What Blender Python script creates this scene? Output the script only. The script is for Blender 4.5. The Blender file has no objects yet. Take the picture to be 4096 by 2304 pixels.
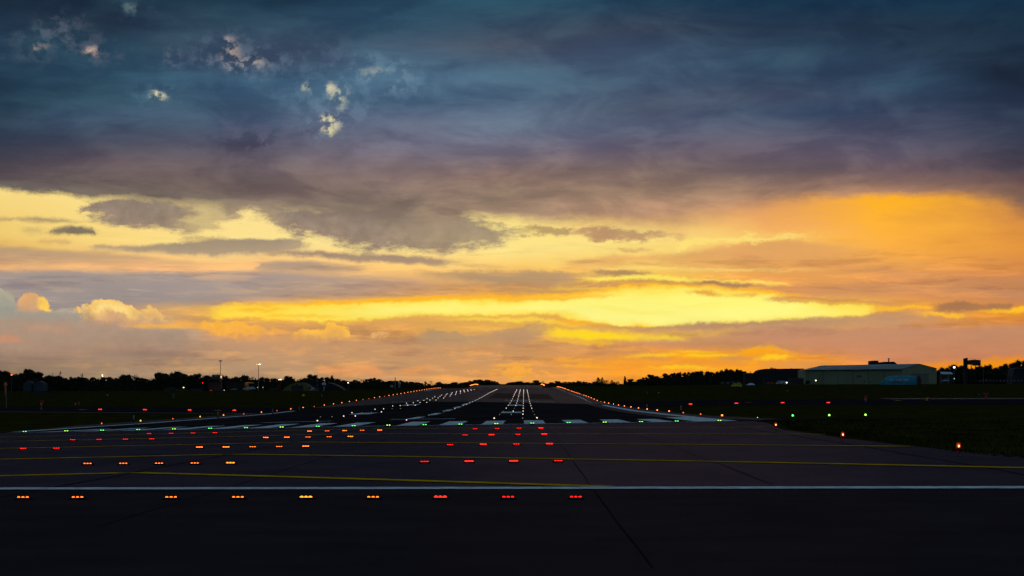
import bpy, bmesh, math, random
from math import sin, cos, pi, radians, atan, atan2, sqrt, hypot
from mathutils import Vector, Matrix

# ---------------------------------------------------------------- camera
F = 9940.0                 # focal length in photo pixels (4096 wide)
HX, HY = 2096.0, 1597.0    # where the level runway direction meets the picture
CH = 2.335                 # eye height above the near pavement
S = bpy.context.scene
C = S.collection
cd = bpy.data.cameras.new('camera'); cam = bpy.data.objects.new('camera', cd); C.objects.link(cam)
cam.location = (0, 0, CH); cam.rotation_euler = (radians(90), 0, 0)
cd.sensor_width = 36.0; cd.lens = F / 4096 * 36.0
cd.shift_x = -(HX - 2048) / 4096; cd.shift_y = (HY - 1152) / 4096
cd.clip_start = 0.5; cd.clip_end = 20000
S.camera = cam
S.view_settings.view_transform = 'Standard'; S.view_settings.look = 'None'
S.view_settings.exposure = 0.0; S.view_settings.gamma = 1.0
S.render.resolution_x = 1024; S.render.resolution_y = 576

# ---------------------------------------------------------------- world: sunset sky with cloud deck
def lin(c):
    o = []
    for v in c[:3]:
        v = v / 255.0
        o.append(v / 12.92 if v <= 0.04045 else ((v + 0.055) / 1.055) ** 2.4)
    return (o[0], o[1], o[2], 1.0)

W = bpy.data.worlds.new('World'); S.world = W; W.use_nodes = True
nt = bpy.data.node_groups.new('sunset_sky', 'ShaderNodeTree'); N = nt.nodes; LK = nt.links
nt.interface.new_socket(name='Color', in_out='OUTPUT', socket_type='NodeSocketColor')
def node(t, **k):
    n = N.new(t)
    for a, b in k.items(): setattr(n, a, b)
    return n
def put(sock, v):
    if isinstance(v, bpy.types.NodeSocket): LK.new(v, sock)
    else: sock.default_value = v
def M(op, a, b=0.0, c=None, clamp=False):
    n = node('ShaderNodeMath', operation=op, use_clamp=clamp)
    put(n.inputs[0], a); put(n.inputs[1], b)
    if c is not None: put(n.inputs[2], c)
    return n.outputs[0]
def VM(op, a, b):
    n = node('ShaderNodeVectorMath', operation=op); put(n.inputs[0], a); put(n.inputs[1], b); return n.outputs[0]
def XYZ(x, y, z=0.0):
    n = node('ShaderNodeCombineXYZ'); put(n.inputs[0], x); put(n.inputs[1], y); put(n.inputs[2], z); return n.outputs[0]
def MR(v, a, b, c=0.0, d=1.0, smooth=True):
    n = node('ShaderNodeMapRange', interpolation_type='SMOOTHSTEP' if smooth else 'LINEAR')
    put(n.inputs[0], v); put(n.inputs[1], a); put(n.inputs[2], b); put(n.inputs[3], c); put(n.inputs[4], d); return n.outputs[0]
def MIX(f, a, b, mode='MIX'):
    n = node('ShaderNodeMix', data_type='RGBA', blend_type=mode); put(n.inputs[0], f); put(n.inputs[6], a); put(n.inputs[7], b); return n.outputs[2]
def NOISE(vec, scale, detail=4, rough=0.55, dist=0.0, lac=2.0):
    n = node('ShaderNodeTexNoise'); n.noise_dimensions = '3D'; put(n.inputs['Vector'], vec)
    n.inputs['Scale'].default_value = scale; n.inputs['Detail'].default_value = detail
    n.inputs['Roughness'].default_value = rough; n.inputs['Distortion'].default_value = dist; n.inputs['Lacunarity'].default_value = lac
    return n
def RAMP(f, stops, interp='LINEAR'):
    n = node('ShaderNodeValToRGB'); r = n.color_ramp; r.interpolation = interp
    stops = sorted(stops, key=lambda s: s[0])
    while len(r.elements) > 1: r.elements.remove(r.elements[-1])
    r.elements[0].position = stops[0][0]; r.elements[0].color = stops[0][1]
    for p, c in stops[1:]:
        e = r.elements.new(min(1.0, max(0.0, p))); e.color = c
    put(n.inputs[0], f); return n.outputs[0]
def uv(x, y):
    az = atan((x - HX) / F)
    return (az * F + HX) / 4096.0, (HY - y) / 1600.0 * cos(az)

tc = node('ShaderNodeTexCoord')
sep = node('ShaderNodeSeparateXYZ'); LK.new(tc.outputs['Generated'], sep.inputs[0])
dx, dy, dz = sep.outputs
az = M('ARCTAN2', dx, dy)
el = M('DIVIDE', dz, M('SQRT', M('ADD', M('MULTIPLY', dx, dx), M('MULTIPLY', dy, dy))))
U0 = M('MULTIPLY_ADD', az, F / 4096.0, HX / 4096.0)
V0 = M('MULTIPLY', el, F / 1600.0)
P = XYZ(M('MULTIPLY', U0, 4.096), M('MULTIPLY', V0, 1.6))          # 1 unit = 0.1 rad
PS = VM('MULTIPLY', P, (1.0, 4.5, 1.0))
PM = VM('MULTIPLY', P, (1.0, 2.2, 1.0))
def warp(vec, scale, detail, rough, ax, ay, off=0.0):
    n = NOISE(VM('ADD', vec, (off, off * 0.7, off * 1.3)), scale, detail, rough)
    s = node('ShaderNodeSeparateColor'); LK.new(n.outputs['Color'], s.inputs[0])
    return (M('MULTIPLY', M('SUBTRACT', s.outputs[0], 0.5), ax / 4096.0),
            M('MULTIPLY', M('SUBTRACT', s.outputs[1], 0.5), ay / 1600.0), n)
# amplitudes in photo pixels
sx, sy, nS = warp(PS, 1.6, 9, 0.66, 700, 100)             # streaks
fx, fy, nF = warp(PM, 5.0, 9, 0.72, 300, 190, 3.1)        # frayed edges
cx, cy, nC = warp(P, 16.0, 8, 0.66, 100, 85, 7.7)          # billows
gx, gy, nG = warp(PM, 1.5, 3, 0.5, 700, 110, 11.0)       # broad drift
WP = {
    'streak': (M('ADD', U0, sx), M('ADD', V0, sy)),
    'fray': (M('ADD', U0, M('ADD', fx, M('MULTIPLY', sx, 0.4))), M('ADD', V0, M('ADD', fy, M('MULTIPLY', sy, 0.4)))),
    'puff': (M('ADD', U0, cx), M('ADD', V0, cy)),
    'deck': (M('ADD', U0, M('ADD', gx, M('MULTIPLY', sx, 0.6))), M('ADD', V0, M('ADD', M('MULTIPLY', gy, 0.55), M('MULTIPLY', sy, 0.5)))),
    'edge': (M('ADD', U0, M('MULTIPLY', fx, 0.5)), M('ADD', V0, M('ADD', M('MULTIPLY', fy, 0.45), M('MULTIPLY', sy, 0.45)))),
    'soft': (M('ADD', U0, M('MULTIPLY', sx, 0.7)), M('ADD', V0, M('MULTIPLY', sy, 0.6))),
    'none': (U0, V0),
    'fine': (M('ADD', U0, M('ADD', M('MULTIPLY', fx, 0.35), M('MULTIPLY', cx, 1.2))), M('ADD', V0, M('ADD', M('MULTIPLY', fy, 0.17), M('ADD', M('MULTIPLY', cy, 0.42), M('MULTIPLY', sy, 0.16))))),
}
def group(name, ins, outs, build):
    """a node group: ins/outs = [(name, type, default)], build(inputs) -> outputs"""
    global nt, N, LK
    keep = (nt, N, LK)
    nt = bpy.data.node_groups.new(name, 'ShaderNodeTree'); N = nt.nodes; LK = nt.links
    for a, t in ins: nt.interface.new_socket(name=a, in_out='INPUT', socket_type='NodeSocket' + t)
    for a, t in outs: nt.interface.new_socket(name=a, in_out='OUTPUT', socket_type='NodeSocket' + t)
    gi = node('NodeGroupInput'); go = node('NodeGroupOutput')
    for i, o in enumerate(build(gi.outputs)): LK.new(o, go.inputs[i])
    g = nt; nt, N, LK = keep
    return g
def use(g, *vals):
    n = node('ShaderNodeGroup'); n.node_tree = g
    for i, v in enumerate(vals): put(n.inputs[i], v)
    return n.outputs
chain = 0.0      # a vanishing value that makes each cloud wait for the one before it
def _band(i):
    sky, rampc, Vw, kt, kb, c1, c2, sh, sa = [i[k] for k in range(9)]
    s = node('ShaderNodeSeparateColor'); LK.new(rampc, s.inputs[0]); T, B, O = s.outputs
    m1 = MR(M('SUBTRACT', T, Vw), M('MULTIPLY', kt, -1.0), kt); m2 = MR(M('SUBTRACT', Vw, B), M('MULTIPLY', kb, -1.0), kb)
    mask = M('MULTIPLY', M('MULTIPLY', m1, m2), O)
    f = M('DIVIDE', M('SUBTRACT', T, Vw), M('MAXIMUM', M('SUBTRACT', T, B), 0.004), clamp=True)
    cc = MIX(f, c1, c2)
    g = M('MULTIPLY_ADD', M('MULTIPLY', M('SUBTRACT', M('MULTIPLY_ADD', T, 1e-9, sh), 0.5), 6.6), sa, 1.0)
    cc = MIX(1.0, cc, XYZ(g, g, g), 'MULTIPLY')
    out = MIX(mask, sky, cc)
    return out, M('MULTIPLY', out, 1e-9)
GB = group('cloud_band', [('sky','Color'),('edges','Color'),('V','Float'),('top','Float'),('bottom','Float'),('c1','Color'),('c2','Color'),('shade','Float'),('amount','Float')], [('sky','Color'),('chain','Float')], _band)
def _patch(i):
    sky, Uw, Vw, u, v, rx, ry, op, col, tex = [i[k] for k in range(10)]
    a = M('DIVIDE', M('SUBTRACT', Uw, u), rx); b = M('DIVIDE', M('SUBTRACT', M('MULTIPLY_ADD', a, 1e-9, Vw), v), ry)
    d = M('SQRT', M('ADD', M('MULTIPLY', a, a), M('MULTIPLY', b, b)))
    m = M('MULTIPLY', M('MULTIPLY', MR(d, 1.45, 0.0), MR(M('MULTIPLY_ADD', d, 1e-9, tex), 0.43, 0.60, 0.0, 1.0)), op)
    out = MIX(m, sky, col)
    return out, M('MULTIPLY', out, 1e-9)
GP = group('cloud_opening', [('sky','Color'),('U','Float'),('V','Float'),('u','Float'),('v','Float'),('rx','Float'),('ry','Float'),('op','Float'),('col','Color'),('tex','Float')], [('sky','Color'),('chain','Float')], _patch)
def _col(i):
    prev, new, U, a, b = [i[k] for k in range(5)]
    out = MIX(MR(M('MULTIPLY_ADD', new, 1e-9, U), a, b, 0, 1, False), prev, new)
    return out, M('MULTIPLY', out, 1e-9)
GC = group('colour_column', [('prev','Color'),('new','Color'),('U','Float'),('a','Float'),('b','Float')], [('sky','Color'),('chain','Float')], _col)
def columns(cols, w):
    """cols: {photo x: [(photo y, sRGB)]} -> colour field, blended between columns"""
    global chain
    Uw, Vw = WP[w]; xs = sorted(cols); out = None
    for i, x in enumerate(xs):
        u, _ = uv(x, 800)
        r = RAMP(M('ADD', Vw, chain), [(uv(x, y)[1], lin(c)) for y, c in cols[x]])
        if out is None: out = r
        else: out, chain = use(GC, out, r, Uw, uv(xs[i - 1], 800)[0], u)
    return out
BG = {
 0:    [(690,(250,222,145)),(800,(247,215,128)),(900,(240,205,115)),(990,(235,190,105)),(1080,(200,160,120)),(1200,(150,146,140)),(1300,(168,142,122)),(1400,(150,122,105)),(1500,(134,113,95)),(1560,(124,104,90))],
 512:  [(690,(253,222,135)),(800,(253,224,140)),(950,(253,220,130)),(1060,(236,180,122)),(1120,(178,155,145)),(1200,(180,148,125)),(1300,(190,150,118)),(1400,(172,138,112)),(1500,(160,135,110)),(1560,(150,126,104))],
 1024: [(690,(253,222,135)),(830,(253,224,145)),(960,(253,226,145)),(1050,(250,195,125)),(1110,(190,158,135)),(1190,(205,155,105)),(1230,(250,190,70)),(1300,(222,160,95)),(1380,(196,150,112)),(1500,(184,148,112)),(1560,(184,146,106))],
 1536: [(690,(253,222,135)),(900,(253,224,142)),(980,(254,228,145)),(1060,(250,200,120)),(1130,(220,165,112)),(1190,(235,170,80)),(1230,(255,225,90)),(1300,(222,162,86)),(1380,(200,150,105)),(1500,(196,150,105)),(1560,(222,165,102))],
 2048: [(690,(250,220,130)),(900,(253,226,135)),(1000,(255,229,140)),(1070,(252,205,112)),(1130,(222,162,92)),(1185,(250,180,50)),(1230,(255,240,110)),(1290,(252,195,60)),(1370,(205,152,98)),(1450,(205,150,98)),(1500,(222,155,88)),(1560,(240,168,85))],
 2560: [(690,(240,190,110)),(850,(245,190,105)),(950,(254,226,130)),(1050,(250,212,112)),(1120,(245,190,78)),(1170,(253,222,90)),(1230,(255,240,112)),(1300,(255,205,50)),(1370,(212,150,92)),(1440,(225,150,70)),(1480,(240,155,52)),(1560,(236,160,76))],
 3072: [(690,(220,150,100)),(830,(220,155,100)),(900,(240,170,98)),(960,(250,190,100)),(1010,(230,170,98)),(1100,(236,165,85)),(1180,(222,152,92)),(1240,(255,225,95)),(1310,(195,142,108)),(1390,(212,146,95)),(1440,(240,155,45)),(1500,(236,150,62)),(1560,(230,148,84))],
 3584: [(690,(255,170,40)),(790,(255,178,38)),(900,(255,180,58)),(1000,(252,175,70)),(1100,(222,152,88)),(1180,(222,150,88)),(1235,(242,168,62)),(1310,(198,140,104)),(1400,(202,134,102)),(1470,(222,142,85)),(1530,(245,150,30))],
 4096: [(690,(150,105,85)),(790,(190,125,75)),(900,(222,146,66)),(1000,(226,148,62)),(1100,(214,138,75)),(1190,(205,130,80)),(1250,(228,145,52)),(1330,(190,124,85)),(1420,(182,114,78)),(1465,(225,135,30)),(1530,(240,150,5))],
}
DK = {
 0:    [(0,(22,45,66)),(100,(28,58,80)),(200,(27,60,85)),(300,(24,56,78)),(420,(30,63,85)),(540,(48,66,88)),(610,(66,68,88)),(690,(88,76,90)),(760,(96,88,96))],
 512:  [(0,(20,50,72)),(100,(34,56,78)),(200,(35,75,98)),(300,(36,78,105)),(400,(40,78,104)),(490,(56,80,108)),(580,(72,76,98)),(660,(100,84,98)),(740,(108,92,98)),(820,(108,98,98))],
 1024: [(0,(20,54,78)),(90,(38,72,98)),(230,(58,78,106)),(310,(45,85,118)),(400,(52,86,116)),(480,(68,92,122)),(580,(80,78,100)),(670,(112,96,108)),(760,(118,98,102)),(850,(128,110,106))],
 1536: [(0,(24,70,98)),(100,(34,76,104)),(190,(50,80,108)),(300,(62,103,136)),(400,(60,95,128)),(500,(95,104,134)),(600,(112,104,124)),(700,(128,104,112)),(800,(136,114,110)),(900,(146,124,112)),(1000,(156,132,112))],
 2048: [(0,(22,76,102)),(90,(40,72,98)),(180,(66,78,102)),(300,(62,100,130)),(400,(70,104,134)),(520,(96,112,140)),(600,(120,110,128)),(700,(140,110,108)),(780,(152,122,110)),(870,(166,130,114)),(1000,(186,148,110))],
 2560: [(0,(16,62,90)),(110,(52,66,90)),(220,(60,86,116)),(330,(60,86,115)),(410,(76,90,116)),(500,(84,96,124)),(590,(100,92,114)),(690,(138,112,112)),(770,(148,116,104)),(840,(192,142,114)),(930,(215,160,110))],
 3072: [(0,(12,56,84)),(100,(34,58,84)),(230,(46,80,108)),(300,(42,70,100)),(380,(62,78,106)),(450,(52,76,108)),(530,(82,86,112)),(610,(106,92,112)),(680,(112,94,106)),(740,(150,114,106)),(800,(168,122,100)),(850,(215,150,100))],
 3584: [(0,(10,50,78)),(100,(26,50,74)),(190,(30,55,80)),(270,(36,62,90)),(350,(42,76,105)),(450,(54,70,100)),(540,(72,76,104)),(610,(92,84,108)),(680,(108,84,100)),(730,(128,96,98)),(775,(172,118,90))],
 4096: [(0,(12,48,74)),(190,(24,45,68)),(300,(26,42,64)),(400,(34,50,76)),(500,(44,58,84)),(580,(62,64,86)),(660,(78,68,88)),(710,(102,74,84)),(760,(132,96,88)),(850,(118,90,90))],
}
sky = columns(BG, 'streak')
JOBS = []
def band(pts, col, w='streak', st=14, sb=14, col2=None, op=1.0, shade=None):
    """pts: (x, top y, bottom y, opacity) in photo pixels; a cloud lying along the horizon direction"""
    if st <= 7 and w in ('fray', 'edge'): w = 'fine'
    JOBS.append(('band', pts, col, w, st, sb, col2, op, shade))
def patch(x, y, rx, ry, op, col=(225,215,175), w='puff'):
    JOBS.append(('patch', x, y, rx, ry, op, col, w))
WK = ['streak', 'fray', 'puff', 'deck', 'edge', 'soft', 'none', 'fine']
def flush():
    """build the queued clouds as node groups of a dozen clouds each"""
    global sky, chain
    while JOBS:
        part = JOBS[:12]; del JOBS[:12]
        def build(i):
            sk, ch = i[0], i[1]
            wp = {k: (i[2 + 2 * j], i[3 + 2 * j]) for j, k in enumerate(WK)}
            tex = {'streak': i[18], 'puff': i[19]}
            for J in part:
                if J[0] == 'band':
                    _, pts, col, w, st, sb, col2, op, shade = J
                    stops = []
                    for x, a, b, o in pts:
                        u, va = uv(x, a); stops.append((u, (va, uv(x, b)[1], o * op, 1)))
                    st, sb = st*1.5, sb*1.5; r = RAMP(M('ADD', wp[w][0], ch), stops)
                    sk, ch = use(GB, sk, r, wp[w][1], st / 1600.0, sb / 1600.0, lin(col), lin(col2 or col), tex[shade[0]] if shade else tex['puff'] if w == 'puff' else tex['streak'], shade[1] if shade else .07 if w == 'puff' else .055)
                else:
                    _, x, y, rx, ry, op, col, w = J
                    u, v = uv(x, y)
                    sk, ch = use(GP, sk, M('ADD', wp[w][0], ch), wp[w][1], u, v, rx / 4096.0, ry / 1600.0, op, lin(col), tex['puff'])
            return sk, ch
        ins = [('sky','Color'),('chain','Float')] + [(k + a, 'Float') for k in WK for a in 'UV'] + [('streak','Float'),('puff','Float')]
        g = group('clouds', ins, [('sky','Color'),('chain','Float')], build)
        vals = [sky, chain] + [WP[k][j] for k in WK for j in (0, 1)] + [streakV, puffV]
        sky, chain = use(g, *vals)
streakV, frayV, puffV = nS.outputs[0], nF.outputs[0], nC.outputs[0]
# ---- the lower cloud field
band([(0,1090,1260,1),(500,1088,1215,.95),(900,1082,1205,.85),(1300,1095,1195,.6),(1700,1120,1190,.3),(2000,1140,1180,0)], (165,150,142), 'soft', 12, 18, (152,142,140))
band([(0,988,1050,.9),(250,1004,1052,.85),(500,1022,1056,.7),(800,1046,1062,.3),(1100,1060,1066,0)], (182,152,118), 'soft', 9, 16, (196,158,126))
band([(0,1062,1078,.5),(200,1066,1080,.8),(620,1064,1082,.9),(1000,1052,1070,.8),(1300,1040,1060,.2),(1500,1040,1060,0)], (255,192,125), 'soft', 9, 9)
band([(0,868,884,.7),(50,872,884,.9),(60,872,882,.5),(150,868,888,.9),(240,874,890,.8),(330,880,890,.4),(400,880,888,0)], (168,146,108), 'edge', 7, 7)
band([(80,910,920,0),(110,908,930,.6),(160,906,930,.5),(180,915,925,0)], (190,162,110), 'edge', 8, 10)
band([(180,928,936,0),(200,920,940,.9),(290,900,940,1),(370,912,934,.95),(392,920,928,0)], (128,116,96), 'edge', 7, 7)
band([(130,960,966,0),(170,958,970,.5),(270,962,978,.5),(290,968,972,0)], (190,155,110), 'edge', 6, 6)
band([(320,845,850,0),(340,815,868,.9),(400,800,884,1),(520,800,902,1),(620,800,920,1),(720,800,934,.95),(800,800,932,.5),(860,800,910,.6),(930,805,880,.9),(1010,810,860,.9),(1100,815,885,.9),(1200,818,925,1),(1300,820,950,1),(1400,825,985,1),(1500,830,1000,1),(1650,835,990,.95),(1760,845,1005,.9),(1860,880,985,.9),(2000,905,965,.85),(2080,925,950,.8),(2140,932,942,0)], (140,124,112), 'fray', 14, 16, (158,136,116), shade=('puff',.12))
band([(330,988,992,0),(360,982,996,.9),(480,985,1002,.9),(560,985,1010,.95),(760,968,1020,1),(860,958,1022,1),(960,960,1022,1),(1120,955,1012,1),(1215,952,1000,.9),(1250,970,990,0)], (160,142,118), 'edge', 6, 9, (180,155,126))
band([(740,955,970,0),(770,948,970,.7),(850,950,968,.7),(900,958,966,0)], (175,150,112), 'fray', 8, 10)
band([(1050,1010,1022,0),(1150,1004,1022,.9),(1300,1004,1030,1),(1500,1016,1046,1),(1620,1020,1058,1),(1760,1034,1060,.9),(1880,1044,1052,0)], (168,142,118), 'edge', 6, 7, (178,148,120))
band([(1035,1068,1076,0),(1060,1050,1082,.8),(1150,1044,1084,.95),(1280,1046,1084,.9),(1380,1056,1080,.5),(1450,1064,1074,0)], (168,148,130), 'soft', 8, 10, (185,155,128))
band([(1640,1075,1100,0),(1730,1084,1112,.7),(1850,1084,1120,.95),(2000,1082,1148,1),(2150,1086,1160,.95),(2260,1088,1135,.9),(2330,1096,1112,.7),(2480,1098,1112,.2),(2560,1100,1108,0)], (188,152,108), 'edge', 7, 14, (180,146,112))
band([(1500,1130,1150,0),(1800,1140,1158,.6),(2050,1136,1170,.8),(2250,1132,1176,.9),(2420,1136,1172,.9),(2520,1156,1168,0)], (192,142,92), 'edge', 8, 10)
band([(2080,910,925,0),(2110,898,930,.8),(2200,905,955,.85),(2300,910,952,.8),(2320,930,940,0)], (172,142,100), 'fray', 8, 10)
band([(2250,905,915,0),(2290,915,945,.9),(2340,930,955,.6),(2370,915,950,.95),(2460,915,960,1),(2560,918,958,.9),(2650,928,955,.8),(2740,935,950,0)], (178,140,102), 'fray', 9, 10, (200,155,110))
band([(2440,1000,1006,0),(2490,994,1006,.8),(2560,994,1008,.7),(2620,1000,1006,0)], (215,165,105), 'edge', 5, 5)
band([(2200,1075,1085,0),(2280,1048,1082,.6),(2400,1030,1080,.7),(2600,1022,1060,.7),(2750,1015,1060,.75),(2900,985,1056,.8),(3000,962,1060,.85),(3150,962,1064,.8),(3350,990,1064,.5),(3600,1010,1050,0)], (222,162,100), 'edge', 12, 18, (228,164,96), shade=('streak',.1))
band([(2320,1082,1086,0),(2400,1076,1096,.9),(2500,1080,1104,.95),(2590,1088,1104,.8),(2640,1096,1100,0)], (178,140,98), 'edge', 5, 6)
band([(2300,1108,1114,0),(2400,1112,1124,.9),(2560,1104,1126,.9),(2700,1104,1124,.8),(2800,1118,1130,.7),(3100,1130,1142,.6),(3200,1138,1142,0)], (255,236,100), 'edge', 5, 5)
band([(2360,1126,1134,0),(2450,1124,1146,.9),(2560,1120,1158,.85),(2700,1126,1150,.8),(2850,1128,1146,.8),(3020,1140,1150,0)], (196,142,84), 'edge', 6, 7)
band([(2050,1156,1160,0),(2250,1146,1160,.5),(2600,1150,1164,.6),(2680,1146,1158,0)], (255,205,70), 'edge', 5, 5)
band([(2300,1060,1075,0),(2500,1066,1078,.5),(2800,1070,1082,.6),(3000,1074,1084,.7),(3250,1078,1090,.3),(3400,1084,1090,0)], (250,215,120), 'edge', 5, 6)
band([(2680,990,1010,0),(2700,955,1000,.9),(2780,945,975,.9),(2900,938,962,1),(3050,940,958,.95),(3130,942,956,.9),(3250,952,962,.3),(3300,955,960,0)], (255,226,120), 'fray', 8, 9)
band([(2750,1132,1136,0),(2850,1128,1146,.9),(3000,1136,1150,.9),(3080,1146,1150,0)], (172,128,90), 'edge', 5, 5)
band([(3000,1085,1100,0),(3200,1070,1090,.4),(3450,1066,1096,.5),(3700,1100,1140,.5),(3900,1110,1180,.5),(4096,1100,1190,.5)], (190,135,95), 'soft', 14, 16)
band([(3100,1160,1175,0),(3300,1140,1180,.5),(3600,1130,1175,.5),(3900,1150,1190,.4),(4096,1160,1200,.5)], (196,140,98), 'soft', 12, 14)
band([(2700,1168,1176,0),(2750,1166,1190,.8),(2860,1172,1188,.6),(2900,1178,1184,0),(2930,1178,1184,0),(2960,1172,1190,.8),(3010,1182,1190,0)], (225,160,60), 'fray', 5, 6)
flush()
# thin ripples through the whole lower sky
def ripples(vec, scale, lo, hi_, y0, y1, tint, amount):
    global sky
    n_ = NOISE(vec, scale, 9, .62, .25)
    m_ = M('MULTIPLY', MR(n_.outputs[0], lo, hi_), MR(V0, uv(2048, y0)[1], uv(2048, y1)[1]))
    sky = MIX(M('MULTIPLY', m_, amount), sky, MIX(1.0, sky, tint, 'MULTIPLY'))
PR = VM('MULTIPLY', P, (1.0, 8.0, 1.0))
ripples(PR, 2.2, .50, .66, 900, 1060, (.78, .76, .84, 1), .95)
ripples(VM('ADD', PR, (5.0, 3.0, 1.0)), 3.6, .50, .64, 980, 1120, (1.22, 1.16, 1.02, 1), .95)
ripples(VM('ADD', PM, (9.0, 1.0, 4.0)), 3.4, .50, .66, 1180, 1320, (.82, .81, .88, 1), .95)
ripples(VM('ADD', PM, (2.0, 8.0, 4.0)), 6.0, .52, .66, 1260, 1400, (1.24, 1.13, .88, 1), .95)
# bright gap
GAP = [(820,1236,1250,0),(900,1222,1262,.75),(1060,1226,1272,.9),(1250,1218,1284,1),(1500,1204,1280,1),(1750,1198,1268,1),(2000,1192,1262,1),(2200,1184,1264,1),(2380,1174,1292,1),(2500,1156,1300,1),(2620,1150,1304,1),(2740,1152,1304,1),(2850,1160,1300,1),(2960,1166,1296,1),(3080,1180,1286,1),(3180,1196,1280,1),(3330,1212,1272,1),(3460,1220,1264,.9),(3520,1232,1250,0)]
band([(x, a-9, b+9, o) for x, a, b, o in GAP], (255,186,48), 'edge', 9, 7, (250,180,56))
band(GAP, (255,226,84), 'fine', 9, 6, (255,228,92), shade=('streak',.05))
band([(x, a+16, b-14, min(1, o*max(0, (b-a-34)/50))) for x, a, b, o in GAP], (255,243,116), 'edge', 12, 12, (255,247,138), shade=('streak',.04))
band([(1050,1212,1224,0),(1300,1204,1218,.8),(1600,1192,1206,.9),(2000,1180,1192,.8),(2300,1168,1180,.7),(2500,1160,1168,0)], (255,180,40), 'edge', 5, 6)
band([(2090,1258,1264,0),(2130,1252,1272,.4),(2260,1268,1290,.3),(2300,1280,1290,0)], (230,175,60), 'edge', 6, 8)
band([(1000,1290,1300,0),(1300,1288,1304,.8),(1700,1262,1300,.8),(2000,1262,1302,.85),(2180,1262,1296,.85),(2260,1276,1300,.8),(2350,1296,1308,0)], (228,166,84), 'edge', 7, 16, (214,158,96))
band([(1700,1276,1284,0),(1900,1270,1282,.7),(2150,1272,1290,.7),(2300,1296,1306,.6),(2380,1304,1310,0)], (255,222,70), 'edge', 5, 5)
band([(1860,1330,1340,0),(1980,1316,1372,.8),(2100,1310,1368,.85),(2200,1322,1352,.6),(2300,1330,1345,0)], (190,148,108), 'fray', 8, 14, (186,146,112))
band([(1640,1346,1360,0),(1690,1322,1370,.7),(1730,1316,1368,.8),(1800,1330,1372,.7),(1900,1344,1380,.7),(2000,1356,1382,0)], (178,146,112), 'puff', 5, 14)
band([(2160,1326,1340,0),(2240,1316,1352,.9),(2350,1324,1362,1),(2450,1328,1358,1),(2560,1340,1362,.8),(2700,1346,1360,.9),(2760,1352,1356,0)], (255,214,40), 'edge', 7, 8)
band([(2100,1362,1366,0),(2200,1356,1366,.7),(2300,1364,1378,.8),(2420,1364,1380,.7),(2480,1370,1374,0)], (252,190,45), 'edge', 5, 6)
band([(2240,1314,1318,0),(2380,1296,1316,.9),(2500,1302,1318,.9),(2560,1312,1330,.9),(2680,1300,1324,.9),(2800,1290,1324,.95),(2950,1290,1318,.95),(3100,1280,1308,.95),(3250,1270,1304,.9),(3450,1264,1300,.8),(3560,1240,1296,.8),(3700,1240,1290,.5),(3900,1240,1280,0)], (186,142,104), 'edge', 6, 12, (190,145,112), shade=('streak',.1))
band([(2500,1345,1360,0),(2700,1352,1400,.6),(3000,1330,1400,.8),(3300,1330,1410,.8),(3700,1310,1440,.8),(4096,1300,1440,.8)], (196,142,108), 'soft', 12, 18, (206,138,96))
band([(3480,1236,1240,0),(3540,1226,1238,.9),(3640,1222,1232,1),(3720,1222,1234,.9),(3800,1236,1242,0),(3840,1240,1244,0),(3900,1238,1246,.9),(4000,1234,1250,1),(4096,1228,1252,1)], (255,190,40), 'fray', 5, 5)
band([(3640,1252,1256,0),(3720,1246,1262,.9),(3840,1252,1272,.9),(3880,1262,1268,0)], (255,190,50), 'edge', 5, 5)
band([(3700,1234,1240,0),(3760,1212,1246,.9),(3850,1206,1246,1),(3940,1216,1244,.8),(3970,1210,1242,.9),(4040,1214,1240,.9),(4070,1228,1234,0)], (168,118,80), 'fray', 6, 6)
band([(820,1238,1250,0),(900,1226,1268,.6),(1060,1228,1276,.7),(1250,1222,1286,.55),(1450,1212,1282,.3),(1650,1206,1270,0)], (255,208,45), 'fray', 9, 9, (255,222,70))
band([(1000,1262,1266,0),(1100,1256,1270,.8),(1300,1262,1272,.7),(1420,1266,1270,0)], (255,196,50), 'fray', 5, 5)
band([(900,1240,1244,0),(980,1236,1250,.7),(1100,1234,1244,.6),(1200,1238,1242,0)], (250,176,50), 'fray', 5, 6)
band([(1900,1196,1200,0),(2050,1190,1204,.7),(2250,1186,1198,.8),(2420,1180,1190,.6),(2500,1182,1186,0)], (255,170,35), 'fray', 5, 6)
band([(2600,1222,1226,0),(2750,1216,1226,.35),(2950,1214,1224,.35),(3100,1220,1224,0)], (255,228,92), 'streak', 4, 5)
band([(2200,1232,1236,0),(2400,1226,1240,.3),(2600,1238,1250,.3),(2700,1244,1248,0)], (255,226,84), 'streak', 4, 6)
band([(3050,1190,1198,0),(3150,1186,1206,.9),(3300,1194,1212,.9),(3420,1202,1218,.8),(3560,1208,1220,.7),(3700,1214,1222,0)], (216,150,88), 'fray', 6, 7, (186,138,98))
band([(2740,1166,1172,0),(2780,1166,1184,.9),(2850,1168,1190,.9),(2900,1174,1184,.3),(2950,1172,1184,.7),(3010,1172,1186,.8),(3040,1178,1184,0)], (232,162,66), 'fray', 6, 6)
band([(3020,1194,1200,0),(3100,1188,1208,.8),(3200,1190,1212,.9),(3300,1196,1214,.8),(3380,1206,1214,0)], (210,150,92), 'fray', 6, 7)
band([(3060,1196,1200,0),(3160,1196,1204,.6),(3300,1206,1212,.6),(3460,1214,1220,.6),(3560,1220,1224,0)], (255,186,30), 'fray', 4, 4)
band([(2150,1288,1296,0),(2280,1280,1302,.7),(2400,1290,1310,.7),(2520,1300,1312,0)], (250,176,50), 'fray', 6, 8)
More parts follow.
